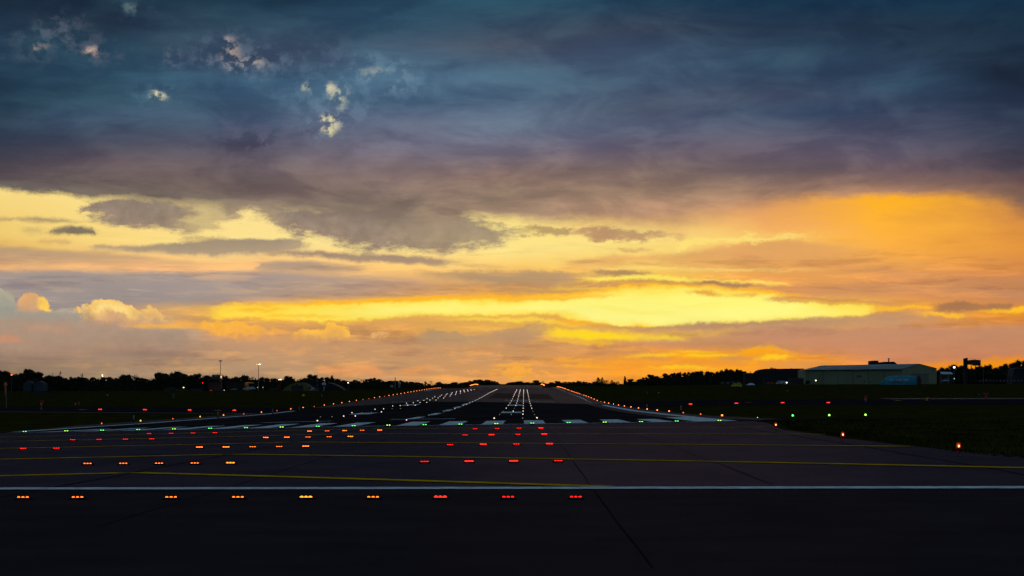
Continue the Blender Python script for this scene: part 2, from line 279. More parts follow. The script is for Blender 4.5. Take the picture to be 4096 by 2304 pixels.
# low glow streaks
band([(1950,1480,1490,0),(2010,1466,1480,.6),(2100,1462,1470,.6),(2200,1458,1466,.4),(2300,1456,1470,.6),(2500,1440,1452,.9),(2650,1420,1452,.9),(2750,1404,1470,1),(2900,1400,1476,1),(3010,1402,1462,.95),(3100,1400,1440,.9),(3160,1420,1446,.9),(3210,1430,1442,0)], (255,176,22), 'fray', 9, 9, (255,172,34))
band([(2660,1400,1404,0),(2740,1400,1410,1),(2860,1400,1408,.8),(2900,1402,1406,0)], (255,222,40), 'edge', 4, 4)
band([(2700,1448,1452,0),(2740,1440,1462,.9),(2850,1438,1462,.9),(2980,1444,1460,.9),(3010,1450,1456,0)], (200,142,76), 'edge', 6, 6)
band([(3020,1458,1462,0),(3050,1442,1466,.9),(3200,1442,1470,.8),(3350,1448,1470,0)], (196,142,96), 'edge', 6, 8)
band([(2900,1400,1404,0),(2930,1380,1420,.7),(2960,1392,1420,.6),(2975,1400,1410,0)], (190,140,92), 'puff', 5, 7)
band([(2830,1392,1396,0),(2880,1382,1400,.8),(2920,1388,1402,.5),(2950,1394,1398,0)], (188,140,90), 'puff', 5, 6)
band([(1950,1456,1460,0),(2000,1454,1466,.7),(2120,1454,1462,.8),(2200,1452,1458,.2),(2370,1434,1442,.8),(2400,1436,1440,0)], (255,176,60), 'edge', 4, 4)
band([(2190,1466,1470,0),(2260,1464,1472,.9),(2380,1464,1472,.8),(2440,1466,1470,0)], (255,176,52), 'edge', 4, 4)
band([(1850,1488,1492,0),(1870,1486,1494,.5),(1920,1484,1492,.5),(1960,1486,1490,0)], (250,172,82), 'puff', 4, 4)
band([(1990,1488,1492,0),(2010,1474,1500,.8),(2060,1470,1500,.9),(2110,1468,1496,.9),(2130,1474,1490,.9),(2140,1480,1484,0)], (250,172,64), 'puff', 4, 8)
band([(2140,1490,1494,0),(2170,1488,1498,.8),(2200,1486,1496,.5),(2230,1490,1494,0)], (252,176,62), 'puff', 4, 4)
band([(2030,1510,1516,0),(2060,1502,1520,.9),(2090,1504,1520,.4),(2110,1510,1518,.4),(2140,1508,1520,.7),(2150,1512,1516,0)], (255,182,40), 'puff', 5, 7)
band([(2380,1494,1500,0),(2440,1490,1502,.9),(2520,1488,1500,.8),(2600,1482,1506,.8),(2680,1476,1500,.8),(2740,1484,1492,0)], (255,176,48), 'edge', 5, 6)
band([(1500,1492,1500,0),(1600,1484,1496,.4),(1680,1470,1492,.55),(1720,1462,1480,.3),(1760,1464,1470,0)], (252,160,80), 'soft', 8, 10)
band([(1260,1480,1490,0),(1300,1468,1500,.5),(1400,1466,1496,.5),(1500,1462,1500,.6),(1540,1466,1480,0)], (246,158,92), 'soft', 9, 12)
band([(3480,1490,1590,0),(3600,1466,1590,.7),(3750,1452,1590,.9),(3850,1442,1590,1),(4000,1432,1590,1),(4096,1426,1590,1)], (236,142,26), 'fine', 11, 8, (255,158,0))
band([(2250,1440,1560,0),(2450,1412,1560,.5),(2700,1396,1560,.75),(3000,1396,1560,.7),(3200,1420,1560,.5),(3450,1450,1560,0)], (252,160,34), 'soft', 18, 20, (250,156,52))
for q in ([(2460,1420,1426,0),(2560,1414,1426,.8),(2680,1410,1420,.9),(2740,1412,1416,0)],[(2700,1418,1424,0),(2780,1412,1426,.9),(2900,1412,1424,.9),(2980,1416,1422,0)],
          [(2560,1470,1476,0),(2680,1462,1476,.8),(2800,1468,1480,.7),(2900,1470,1476,0)],[(3010,1436,1440,0),(3060,1424,1440,.9),(3140,1420,1434,.9),(3180,1428,1434,0)]):
    band(q, (255,206,38), 'fray', 4, 5)
for q in ([(2480,1432,1438,0),(2600,1428,1440,.8),(2700,1430,1440,.6),(2760,1434,1438,0)],[(2840,1428,1432,0),(2920,1424,1438,.8),(3020,1428,1438,.7),(3060,1430,1434,0)],[(2300,1408,1416,0),(2420,1404,1418,.6),(2560,1398,1410,.7),(2660,1400,1406,0)],
          [(2600,1378,1386,0),(2750,1366,1386,.7),(2950,1366,1382,.8),(3150,1372,1392,.6),(3300,1376,1386,0)],[(1700,1398,1404,0),(1900,1392,1408,.6),(2150,1394,1406,.6),(2300,1398,1402,0)]):
    band(q, (196,142,92), 'fray', 6, 8)
# left cumulus banks
band([(-60,1240,1420,.9),(120,1248,1420,.9),(330,1240,1410,.9),(440,1226,1400,.9),(600,1250,1400,.85),(700,1290,1400,.7),(800,1330,1390,.4),(860,1350,1380,0)], (184,168,148), 'puff', 6, 40, (158,132,114), shade=('puff',.14))
band([(0,1262,1400,.8),(200,1258,1400,.8),(420,1262,1400,.7),(640,1272,1390,.5),(800,1300,1380,0)], (170,146,126), 'edge', 14, 30, (176,142,118))
band([(-40,1150,1260,1),(0,1148,1260,1),(24,1164,1260,1),(42,1174,1260,1),(60,1200,1260,1),(76,1226,1256,0)], (178,170,146), 'puff', 4, 14, (150,150,140))
band([(66,1226,1250,0),(78,1196,1254,1),(98,1172,1252,1),(124,1168,1252,1),(150,1180,1252,1),(180,1206,1252,1),(205,1236,1250,.9),(214,1244,1250,0)], (228,170,110), 'puff', 4, 8, (196,158,125))
band([(144,1200,1215,0),(156,1194,1236,.9),(178,1202,1246,1),(200,1232,1250,1),(214,1242,1250,0)], (255,208,90), 'puff', 4, 8)
band([(0,1248,1272,.8),(200,1250,1276,.8),(400,1254,1290,.5),(500,1262,1290,0)], (158,152,138), 'edge', 6, 14)
band([(300,1238,1250,0),(308,1230,1252,1),(326,1230,1254,1),(332,1240,1252,0)], (255,200,90), 'puff', 3, 5)
band([(326,1250,1290,0),(340,1220,1294,1),(380,1208,1296,1),(420,1194,1298,1),(455,1208,1298,1),(495,1212,1298,1),(515,1228,1298,1),(540,1238,1296,1),(570,1254,1294,.9),(620,1262,1290,.8),(660,1274,1290,.5),(710,1284,1292,0)], (255,206,112), 'puff', 3, 20, (196,152,118), shade=('puff',.16))
band([(350,1240,1262,0),(372,1226,1250,.5),(420,1210,1232,.8),(440,1216,1232,.5),(480,1220,1244,.8),(510,1238,1254,.6),(530,1246,1256,0)], (255,226,140), 'puff', 5, 8)
band([(420,1250,1290,0),(440,1240,1292,.7),(480,1246,1292,.7),(520,1256,1292,0)], (205,158,122), 'puff', 7, 14)
band([(558,1240,1262,0),(566,1228,1268,1),(590,1222,1270,1),(620,1234,1274,1),(645,1260,1276,1),(656,1274,1278,0)], (246,196,112), 'puff', 3, 7, (222,172,112))
band([(480,1300,1306,0),(600,1290,1308,.8),(700,1282,1306,.9),(800,1278,1302,.6),(900,1290,1296,0)], (250,180,72), 'streak', 6, 7)
band([(780,1306,1316,0),(810,1288,1326,.8),(850,1286,1336,.9),(900,1294,1346,.95),(960,1290,1350,.9),(1020,1300,1352,.9),(1060,1316,1340,.5),(1100,1316,1330,.9),(1140,1318,1334,0)], (253,184,62), 'puff', 5, 10, (245,172,76))
band([(1150,1340,1350,0),(1180,1322,1352,.9),(1220,1310,1352,1),(1250,1324,1354,1),(1290,1318,1354,.95),(1315,1302,1354,1),(1345,1298,1354,1),(1370,1304,1352,1),(1400,1316,1350,1),(1420,1334,1350,.9),(1428,1342,1350,0)], (255,192,72), 'puff', 4, 10, (228,168,92))
band([(1480,1344,1350,0),(1500,1338,1350,.8),(1550,1334,1346,.8),(1560,1338,1342,0)], (235,178,110), 'puff', 4, 5)
band([(0,1345,1368,.4),(30,1332,1366,.6),(80,1350,1366,.5),(100,1358,1364,0)], (215,142,102), 'puff', 7, 7)
band([(80,1310,1320,0),(110,1308,1330,.4),(200,1300,1320,.4),(250,1305,1330,.4),(320,1340,1370,0)], (205,150,118), 'puff', 9, 12)
band([(600,1330,1345,0),(660,1318,1380,.4),(720,1330,1385,.4),(760,1350,1380,0)], (160,138,120), 'puff', 10, 12)
band([(300,1410,1425,0),(450,1404,1424,.4),(650,1408,1424,.3),(800,1412,1420,0)], (138,122,110), 'soft', 9, 10)
band([(760,1108,1112,0),(830,1098,1116,.6),(900,1096,1120,.7),(980,1100,1120,.6),(1060,1110,1114,0)], (214,172,136), 'soft', 4, 6)
band([(500,1158,1160,0),(520,1154,1160,.5),(560,1158,1164,.4),(640,1164,1168,0)], (196,178,160), 'none', 2, 2)
flush()
# ---- the cloud deck over it
deckcol = columns(DK, 'deck')
g = MR(streakV, 0.34, 0.66, 0.86, 1.16, False)
deckcol = MIX(1.0, deckcol, XYZ(g, g, M('MULTIPLY_ADD', g, 0.8, 0.2)), 'MULTIPLY')
lump = NOISE(VM('ADD', VM('MULTIPLY', P, (1.0, 2.6, 1.0)), (4.0, 2.0, 6.0)), 2.4, 8, .58, .5).outputs[0]
g2 = MR(lump, .36, .64, .80, 1.22)
deckcol = MIX(1.0, deckcol, XYZ(g2, g2, MR(lump, .36, .64, .86, 1.12)), 'MULTIPLY')
lum = M('MULTIPLY', deckcol, 1.0)
deckcol = MIX(.22, deckcol, XYZ(lum, lum, lum))
deckcol = MIX(MR(V0, uv(2048, 560)[1], uv(2048, 760)[1]), deckcol, MIX(1.0, deckcol, (1.05, 1.03, .86, 1), 'MULTIPLY'))
Ue, Ve = WP['edge']
dr = RAMP(Ue, [(uv(x, y)[0], (uv(x, y)[1], k / 100.0, 0, 1)) for x, y, k in
   [(-60,742,1),(0,752,1),(100,766,1.0),(250,780,1.1),(400,790,1.2),(600,803,1.4),(800,812,1.4),(1000,822,1.6),(1300,846,2),(1500,870,2),(1700,900,2),(1850,868,1.6),(2000,872,1.6),(2200,885,2),(2500,895,3),(2700,905,4.5),(2850,868,4.5),(2960,828,3.6),(3100,806,2.6),(3300,792,1.6),(3500,782,1.2),(3700,778,1.2),(3850,782,2),(4000,800,3),(4096,840,3.5)]])
s_ = node('ShaderNodeSeparateColor'); LK.new(dr, s_.inputs[0])
dd = M('SUBTRACT', Ve, s_.outputs[0])
mask = MR(dd, M('MULTIPLY', s_.outputs[1], -1.0), s_.outputs[1])
sky = MIX(mask, sky, deckcol)
# pale openings in the deck
for a in [(640,385,110,60,.30,(96,130,150)),(1330,400,170,130,.42,(110,140,160)),(1316,500,130,80,.38,(128,140,160)),(930,210,150,90,.42,(110,125,145)),(1040,260,150,60,.42,(110,130,150)),
          (370,205,110,60,.36,(110,115,130)),(160,180,120,60,.34,(100,115,130)),(1500,290,170,70,.42,(110,140,160)),(1620,330,160,90,.32,(105,140,165)),(1180,330,110,110,.22,(90,120,145)),
          (530,30,90,60,.22,(80,115,135)),(1000,560,240,90,.20,(120,110,135)),(700,300,200,90,.18,(70,105,130))]:
    patch(*a, 'fray')
for a in [(640,385,36,20,1.1),(1330,352,30,26,.8),(1362,375,40,36,.9,(200,195,165)),(1322,492,48,36,1.15,(228,218,165)),(1316,520,26,20,.8,(228,218,165)),
          (1240,350,26,24,.5),(930,215,44,50,.75,(190,165,150)),(912,165,36,22,.6,(190,170,160)),(1000,250,80,20,.75,(195,180,160)),(940,265,50,24,.45,(150,150,160)),
          (372,208,34,20,.75,(205,175,155)),(150,186,46,14,.65,(190,160,140)),(250,110,120,70,.28,(120,125,140)),(700,230,40,50,.3,(130,140,150)),
          (1495,292,66,22,.6,(160,160,150)),(1600,320,80,60,.3,(120,140,155)),(530,30,30,22,.35,(130,150,150)),(1370,420,20,30,.5,(190,190,160)),(830,240,70,30,.28,(125,130,150)),
          (1340,200,120,60,.2,(110,120,140)),(960,560,90,40,.25,(110,115,145),'soft'),(1440,590,90,40,.25,(130,122,150),'soft')]:
    patch(*a)
flush()
# ---- above and beside the frame: clear dusk sky between clouds
skn = node('ShaderNodeTexSky', sky_type='NISHITA'); skn.sun_disc = False
SUN_EL, SUN_AZ = radians(2.5), atan((2650 - HX) / F)
skn.sun_elevation = SUN_EL; skn.sun_rotation = SUN_AZ
skn.air_density = 1.0; skn.dust_density = 0.6; skn.ozone_density = 3.0
nish = VM('SCALE', skn.outputs[0], (0, 0, 0)); nish.node.inputs[3].default_value = 0.09
hi = MIX(1.0, MIX(MR(NOISE(tc.outputs['Generated'], 3.0, 6, .6).outputs[0], .42, .62), (0.035, 0.062, 0.088, 1), (0.17, 0.215, 0.26, 1)), nish, 'ADD')
sky = MIX(MR(V0, 1.05, 2.2), sky, hi)
sky = MIX(MR(M('ABSOLUTE', M('SUBTRACT', az, 0.0)), 0.7, 1.6), sky, MIX(0.5, hi, (0.03, 0.06, 0.10, 1)))
go = node('NodeGroupOutput'); LK.new(sky, go.inputs[0])
W.cycles.sampling_method = 'NONE'
S.cycles.use_adaptive_sampling = True; S.cycles.adaptive_threshold = 0.03; S.cycles.adaptive_min_samples = 12
S.cycles.max_bounces = 2; S.cycles.diffuse_bounces = 1; S.cycles.glossy_bounces = 1
wt = W.node_tree; wt.nodes.clear()
gn = wt.nodes.new('ShaderNodeGroup'); gn.node_tree = nt
bgN = wt.nodes.new('ShaderNodeBackground'); wt.links.new(gn.outputs[0], bgN.inputs[0]); bgN.inputs[1].default_value = 1.0
wo = wt.nodes.new('ShaderNodeOutputWorld'); wt.links.new(bgN.outputs[0], wo.inputs[0])
# the sun is behind the low cloud straight ahead: a weak, wide, warm light
sl = bpy.data.lights.new('sun', 'SUN'); sun = bpy.data.objects.new('sun', sl); C.objects.link(sun)
sl.energy = 0.12; sl.angle = radians(10); sl.color = (1.0, 0.62, 0.35)
sd = Vector((sin(SUN_AZ) * cos(SUN_EL), cos(SUN_AZ) * cos(SUN_EL), sin(SUN_EL)))
sun.rotation_euler = (-sd).to_track_quat('-Z', 'Y').to_euler()


# ================================================================ helpers
R = random.Random(7)
def pchip(xs, ys):
    n = len(xs); h = [xs[i+1]-xs[i] for i in range(n-1)]; d = [(ys[i+1]-ys[i])/h[i] for i in range(n-1)]
    m = [d[0]] + [0.0]*(n-2) + [d[-1]]
    for i in range(1, n-1):
        if d[i-1]*d[i] > 0:
            w1, w2 = 2*h[i]+h[i-1], h[i]+2*h[i-1]; m[i] = (w1+w2)/(w1/d[i-1]+w2/d[i])
    def f(x):
        if x <= xs[0]: return ys[0]
        if x >= xs[-1]: return ys[-1]
        lo, hi = 0, n-1
        while hi-lo > 1:
            k = (lo+hi)//2
            if xs[k] <= x: lo = k
            else: hi = k
        t = (x-xs[lo])/h[lo]; a = t*t*t; b = t*t
        return (2*a-3*b+1)*ys[lo] + (a-2*b+t)*h[lo]*m[lo] + (3*b-2*a)*ys[hi] + (a-b)*h[lo]*m[hi]
    return f
# the land: height over the near pavement, along the runway direction, at several offsets from the camera line
LAND = {
 -400: [(0,0),(200,-.5),(480,0.0),(650,.8),(900,3.0),(1500,7.0),(1700,7.6),(3200,8.5),(6000,9)],
 -120: [(0,0),(110,-.2),(207,-.9),(300,-1.0),(400,-.55),(480,.05),(650,.9),(900,3.0),(1150,5.2),(1500,7.5),(1700,8.2),(2200,9.5),(3200,12),(6000,12)],
 -48:  [(0,0),(57,0),(117,-.25),(207,-.62),(243,-.80),(306,-.80),(345,-.74),(390,-.66),(445,-.58),(546,0),(653,.75),(751,1.7),(1002,4.1),(1200,6.2),(1416,8.2),(1600,9.3),(1900,10.2),(2200,12.6),(2350,14.7),(2600,16.9),(3000,17.5),(6000,17.5)],
 -24:  [(0,0),(57,0),(117,-.08),(207,-.20),(267,-.10),(327,0.02),(427,.45),(487,.86),(547,1.35),(607,1.85),(667,2.4),(787,3.55),(907,4.7),(1027,5.8),(1150,6.8),(1300,8.0),(1450,9.0),(1600,9.6),(1900,10.3),(2200,12.7),(2350,14.8),(2600,17.0),(3000,17.5),(6000,17.5)],
 -13:  [(0,0),(57,0),(117,0),(207,0),(270,.12),(327,.17),(383,.36),(445,.66),(550,1.4),(660,2.3),(787,3.6),(907,4.8),(1027,5.9),(1150,6.95),(1300,8.1),(1450,9.1),(1600,9.7),(1900,10.3),(2200,12.7),(2350,14.8),(2600,17.0),(3000,17.5),(6000,17.5)],
 18:   [(0,0),(57,.02),(87,.2),(117,.32),(152,.40),(207,.44),(294,.40),(381,.42),(450,.58),(549,.95),(663,1.62),(727,2.4),(850,3.6),(1000,5.0),(1200,7.0),(1409,8.8),(1600,9.8),(1900,10.3),(2200,12.7),(2350,14.8),(2600,16.9),(3000,17.5),(6000,17.5)],
 50:   [(0,0),(87,.35),(152,.6),(207,.75),(300,.8),(400,.95),(497,1.25),(660,2.35),(800,3.7),(1000,5.8),(1200,7.8),(1500,10.2),(1700,10.6),(2350,14.6),(2600,16.7),(3000,17.5),(6000,17.5)],
 120:  [(0,0),(150,.8),(300,1.0),(480,1.3),(650,2.45),(800,4.2),(1000,6.6),(1170,8.1),(1500,11.2),(1700,11.8),(2350,13.5),(3000,15),(6000,15)],
 400:  [(0,0),(200,.9),(480,1.4),(650,2.6),(900,5.6),(1170,8.1),(1500,11.8),(1700,12.2),(3000,13),(6000,13)],
}
LX = sorted(LAND); LF = [pchip([p[0] for p in LAND[x]], [p[1] for p in LAND[x]]) for x in LX]
def gz(x, y):
    y = max(y, 0.0)
    if x <= LX[0]: return LF[0](y)
    if x >= LX[-1]: return LF[-1](y)
    i = 0
    while LX[i+1] < x: i += 1
    t = (x-LX[i])/(LX[i+1]-LX[i])
    return LF[i](y)*(1-t) + LF[i+1](y)*t
def at(px, py, Y):
    """photo pixel and distance -> point in the world"""
    return Vector(((px-HX)*Y/F, Y, CH+(HY-py)*Y/F))
def gnd(px, Y):
    x = (px-HX)*Y/F; return Vector((x, Y, gz(x, Y)))

def tag(o, label=None, cat=None, group=None, kind=None):
    if label: o['label'] = label
    if cat: o['category'] = cat
    if group: o['group'] = group
    if kind: o['kind'] = kind
    return o
def empty(name, loc, rz=0.0, label=None, cat=None, grp=None):
    o = bpy.data.objects.new(name, None); C.objects.link(o); o.location = loc; o.rotation_euler = (0, 0, rz)
    o.empty_display_size = 0.3
    return tag(o, label, cat, grp)
class MB:
    """collects shapes; build() links them as one mesh object"""
    def __init__(s): s.v = []; s.f = []
    def add(s, vs, fs):
        k = len(s.v); s.v += [tuple(v) for v in vs]; s.f += [tuple(i+k for i in f) for f in fs]; return s
    def box(s, x0, x1, y0, y1, z0, z1):
        return s.add([(x0,y0,z0),(x1,y0,z0),(x1,y1,z0),(x0,y1,z0),(x0,y0,z1),(x1,y0,z1),(x1,y1,z1),(x0,y1,z1)],
                     [(0,3,2,1),(4,5,6,7),(0,1,5,4),(1,2,6,5),(2,3,7,6),(3,0,4,7)])
    def lathe(s, prof, n=16, c=(0,0,0), axis='z', a0=0.0, a1=2*pi):
        full = abs(a1-a0-2*pi) < 1e-6; m = n if full else n+1
        vs = []; fs = []
        for r, h in prof:
            for k in range(m):
                a = a0+(a1-a0)*k/n; p = (r*cos(a), r*sin(a), h)
                if axis == 'y': p = (p[0], -p[2], p[1])
                if axis == 'x': p = (p[2], p[0], p[1])
                vs.append((p[0]+c[0], p[1]+c[1], p[2]+c[2]))
        for i in range(len(prof)-1):
            for k in range(n):
                k2 = (k+1) % m
                fs.append((i*m+k, i*m+k2, (i+1)*m+k2, (i+1)*m+k))
        if full:
            if prof[0][0] > 1e-4: fs.append(tuple(range(m-1, -1, -1)))
            if prof[-1][0] > 1e-4: fs.append(tuple((len(prof)-1)*m+k for k in range(m)))
        return s.add(vs, fs)
    def tube(s, p, q, r, r2=None, n=8):
        p, q = Vector(p), Vector(q); r2 = r if r2 is None else r2
        d = (q-p).normalized(); u = d.orthogonal().normalized(); w = d.cross(u)
        vs = [p+(u*cos(2*pi*k/n)+w*sin(2*pi*k/n))*r for k in range(n)]+[q+(u*cos(2*pi*k/n)+w*sin(2*pi*k/n))*r2 for k in range(n)]
        fs = [(k, (k+1) % n, n+(k+1) % n, n+k) for k in range(n)]+[tuple(range(n-1,-1,-1)), tuple(range(n, 2*n))]
        return s.add(vs, fs)
    def prism(s, pts, y0, y1):
        """outline pts (x, z) pushed from y0 to y1"""
        n = len(pts)
        return s.add([(x, y0, z) for x, z in pts]+[(x, y1, z) for x, z in pts],
                     [tuple(range(n)), tuple(range(2*n-1, n-1, -1))]+[(k, k+n, (k+1) % n+n, (k+1) % n) for k in range(n)])
    def mesh(s, name, m, smooth=False):
        me = bpy.data.meshes.new(name); me.from_pydata(s.v, [], s.f); me.update()
        if m: me.materials.append(m)
        if smooth:
            for p in me.polygons: p.use_smooth = True
        return me
    def build(s, name, m, parent=None, smooth=False, loc=None):
        o = bpy.data.objects.new(name, s.mesh(name, m, smooth)); C.objects.link(o)
        if parent: o.parent = parent
        if loc is not None: o.location = loc
        return o
def kids(o): return [c for c in C.objects if c.parent == o]
class Proto:
    """a thing with its parts, copied in a loop"""
    def __init__(s, root):
        s.root = root; s.tree = s.grab(root); s.used = False
    def grab(s, o): return [(c, s.grab(c)) for c in list(o.children)]
    def put(s, loc, rz=0.0, label=None, sc=None, grp=None):
        if not s.used: s.used = True; r = s.root
        else: r = s.cp(s.root, None, s.tree)
        r.location = loc; r.rotation_euler = (0, 0, rz)
        if label: r['label'] = label
        if grp: r['group'] = grp
        if sc: r.scale = sc
        return r
    def cp(s, o, parent, tree):
        n = o.copy(); C.objects.link(n)
        if parent: n.parent = parent
        for c, t in tree: s.cp(c, n, t)
        return n

# ================================================================ materials
def mat(name, col, rough=0.8, spec=0.3, metal=0.0, emit=None, es=0.0, noise=None, bump=None, sheen=None):
    m = bpy.data.materials.new(name); m.use_nodes = True; t = m.node_tree; b = t.nodes['Principled BSDF']
    b.inputs['Base Color'].default_value = (*col, 1); b.inputs['Roughness'].default_value = rough
    b.inputs['Specular IOR Level'].default_value = spec; b.inputs['Metallic'].default_value = metal
    if emit:
        b.inputs['Emission Color'].default_value = (*emit, 1); b.inputs['Emission Strength'].default_value = es
    g = t.nodes.new('ShaderNodeNewGeometry') if (noise or bump) else None
    if noise:   # (scale, variation, stretch)
        n = t.nodes.new('ShaderNodeTexNoise'); n.inputs['Scale'].default_value = noise[0]; n.inputs['Detail'].default_value = 6
        mp = t.nodes.new('ShaderNodeVectorMath'); mp.operation = 'MULTIPLY'; mp.inputs[1].default_value = noise[2] if len(noise) > 2 else (1, 1, 1)
        t.links.new(g.outputs['Position'], mp.inputs[0]); t.links.new(mp.outputs[0], n.inputs['Vector'])
        r = t.nodes.new('ShaderNodeValToRGB'); k = noise[1]
        r.color_ramp.elements[0].position = .32; r.color_ramp.elements[1].position = .68
        r.color_ramp.elements[0].color = (col[0]*(1-k), col[1]*(1-k), col[2]*(1-k), 1)
        r.color_ramp.elements[1].color = (col[0]*(1+k), col[1]*(1+k), col[2]*(1+k), 1)
        t.links.new(n.outputs[0], r.inputs[0]); t.links.new(r.outputs[0], b.inputs['Base Color'])
    if sheen:   # faint grazing gloss of worn bitumen: (weight, roughness, tint)
        gb = t.nodes.new('ShaderNodeBsdfGlossy'); gb.inputs['Roughness'].default_value = sheen[1]; gb.inputs['Color'].default_value = (*sheen[2], 1)
        ms = t.nodes.new('ShaderNodeMixShader'); ms.inputs[0].default_value = sheen[0]
        t.links.new(b.outputs[0], ms.inputs[1]); t.links.new(gb.outputs[0], ms.inputs[2]); t.links.new(ms.outputs[0], t.nodes['Material Output'].inputs[0])
    if bump:
        n = t.nodes.new('ShaderNodeTexNoise'); n.inputs['Scale'].default_value = bump[0]; n.inputs['Detail'].default_value = 5
        t.links.new(g.outputs['Position'], n.inputs['Vector'])
        bp = t.nodes.new('ShaderNodeBump'); bp.inputs['Strength'].default_value = bump[1]; bp.inputs['Distance'].default_value = bump[2]
        t.links.new(n.outputs[0], bp.inputs['Height']); t.links.new(bp.outputs[0], b.inputs['Normal'])
    return m
m_grass = mat('grass', (.030, .026, .004), .95, 0, noise=(.35, .45, (1, .35, 1)), bump=(3, .6, .05))
m_pave = mat('weathered asphalt', (.042, .026, .027), .6, 0, sheen=(.028, .42, (.72, .60, .95)), noise=(.30, .30, (1, .35, 1)), bump=(9, .35, .006))
m_road = mat('perimeter asphalt', (.032, .020, .018), .8, 0, sheen=(.010, .5, (.6, .6, .9)), noise=(.3, .2), bump=(9, .35, .006))
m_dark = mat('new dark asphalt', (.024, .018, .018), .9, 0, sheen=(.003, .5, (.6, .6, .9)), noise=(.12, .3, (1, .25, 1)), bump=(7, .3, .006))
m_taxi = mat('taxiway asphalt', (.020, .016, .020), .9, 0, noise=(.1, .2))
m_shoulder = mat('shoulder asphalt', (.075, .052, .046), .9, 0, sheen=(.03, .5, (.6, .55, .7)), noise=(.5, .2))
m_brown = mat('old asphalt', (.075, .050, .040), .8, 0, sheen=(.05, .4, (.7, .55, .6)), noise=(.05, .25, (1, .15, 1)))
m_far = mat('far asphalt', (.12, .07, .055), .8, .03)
m_white = mat('white marking paint', (.62, .67, .67), .8, 0, noise=(2.4, .34), bump=(14, .3, .004))
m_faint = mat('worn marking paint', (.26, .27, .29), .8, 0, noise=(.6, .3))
m_yellow = mat('yellow marking paint', (.62, .34, .004), .8, 0, noise=(1.2, .25), bump=(14, .3, .004))
m_joint = mat('joint sealant', (.022, .015, .016), .85, 0, sheen=(.012, .42, (.72, .60, .95)))
m_seam = mat('road seam', (.024, .016, .014), .85, 0)
m_conc = mat('pale concrete', (.055, .048, .040), .85, .1, noise=(.2, .15))
m_black = mat('black paint', (.012, .012, .013), .6, .2)
m_housing = mat('lamp housing', (.010, .009, .009), .9, 0)
m_steel = mat('galvanised steel', (.22, .24, .25), .55, .4)
m_orange = mat('orange fabric', (.75, .16, .02), .8, .1)
m_red = mat('red paint', (.42, .03, .02), .6, .2)
m_wht = mat('white paint', (.40, .46, .50), .7, .1)
m_yel = mat('yellow board paint', (.55, .40, .01), .6, .2)
m_leaf = mat('dark foliage', (.030, .034, .018), .9, .05, noise=(.5, .4))
m_leaf2 = mat('brownish foliage', (.045, .036, .022), .9, .05, noise=(.5, .4))
m_trunk = mat('bark', (.05, .04, .03), .9, .05)
m_brick = mat('dark brick', (.12, .05, .04), .85, .1, noise=(3, .2))
m_roofd = mat('dark roofing', (.03, .03, .032), .85, .1)
m_dwall = mat('dark cladding', (.05, .05, .05), .8, .1)
m_glass = mat('dark glass', (.02, .05, .05), .2, .5)
m_green = mat('pale green cladding', (.19, .215, .125), .7, .2, noise=(.08, .12, (1, 1, .2)))
m_roofg = mat('grey green roof sheet', (.16, .21, .20), .6, .3)
m_teal = mat('teal shelter fabric', (.02, .20, .27), .7, .1, noise=(.3, .2))
m_hiviz = mat('fluorescent yellow paint', (.70, .78, .03), .5, .2)
def lamp(name, col, e):
    m = mat(name, (col[0]*.3, col[1]*.3, col[2]*.3), .4, .3, emit=col, es=e)
    m.cycles.emission_sampling = 'FRONT' if name in ('red lens', 'amber lens', 'red bulb') else 'NONE'
    return m
m_redL = lamp('red lens', (1, .008, .005), 9.0); m_redL2 = lamp('dim red lens', (1, .008, .005), 4.0)
m_ambL = lamp('amber lens', (1, .13, .010), 7.0); m_ambL2 = lamp('dim amber lens', (1, .14, .010), 4.2)
m_papi = lamp('approach slope red lens', (1, .03, .012), 4.0)
m_grnL = lamp('green lens', (.12, 1, .18), 3.0); m_grnY = lamp('yellow green lens', (.42, 1, .12), 3.0)
m_edgL = lamp('edge light glass', (1, .20, .035), 4.0); m_edgL2 = lamp('dim edge light glass', (1, .14, .04), 1.6)
m_whtL = lamp('warm white lens', (1, .80, .60), 1.8); m_whtL2 = lamp('dim white lens', (.8, .68, .40), .75); m_pnkL = lamp('pinkish white lens', (1, .55, .65), 2.0)
m_floodL = lamp('floodlight glass', (1, .72, .55), 5.0); m_bulb = lamp('lit bulb', (1, .82, .50), 4.5)

# ================================================================ land and pavements
def steps(a, b):
    o = [a]; y = a
    while y < b-1e-6:
        st = 2.5 if y < 120 else 4 if y < 400 else 8 if y < 1200 else 25 if y < 3200 else 200
        y = min(b, y+st); o.append(y)
        if b-y < st*.3: o[-1] = b; break
    return o
def sheet(name, m, y0, y1, xl, xr, off, kind='structure', wob=0.0, nx=None, parent=None):
    """a surface lying on the land between xl(y) and xr(y)"""
    mb = MB(); ys = steps(y0, y1); fl = xl if callable(xl) else (lambda y: xl); fr = xr if callable(xr) else (lambda y: xr)
    n = nx or max(1, int(max(abs(fr(y)-fl(y)) for y in (y0, y1))/4)+1)
    for y in ys:
        a, b = fl(y), fr(y)
        if wob: a += wob*(R.random()-.5); b += wob*(R.random()-.5)
        for k in range(n+1):
            x = a+(b-a)*k/n; mb.v.append((x, y, gz(x, y)+off))
    w = n+1
    for j in range(len(ys)-1):
        for k in range(n): mb.f.append((j*w+k, j*w+k+1, (j+1)*w+k+1, (j+1)*w+k))
    o = mb.build(name, m, parent)
    if not parent: tag(o, kind=kind)
    return o
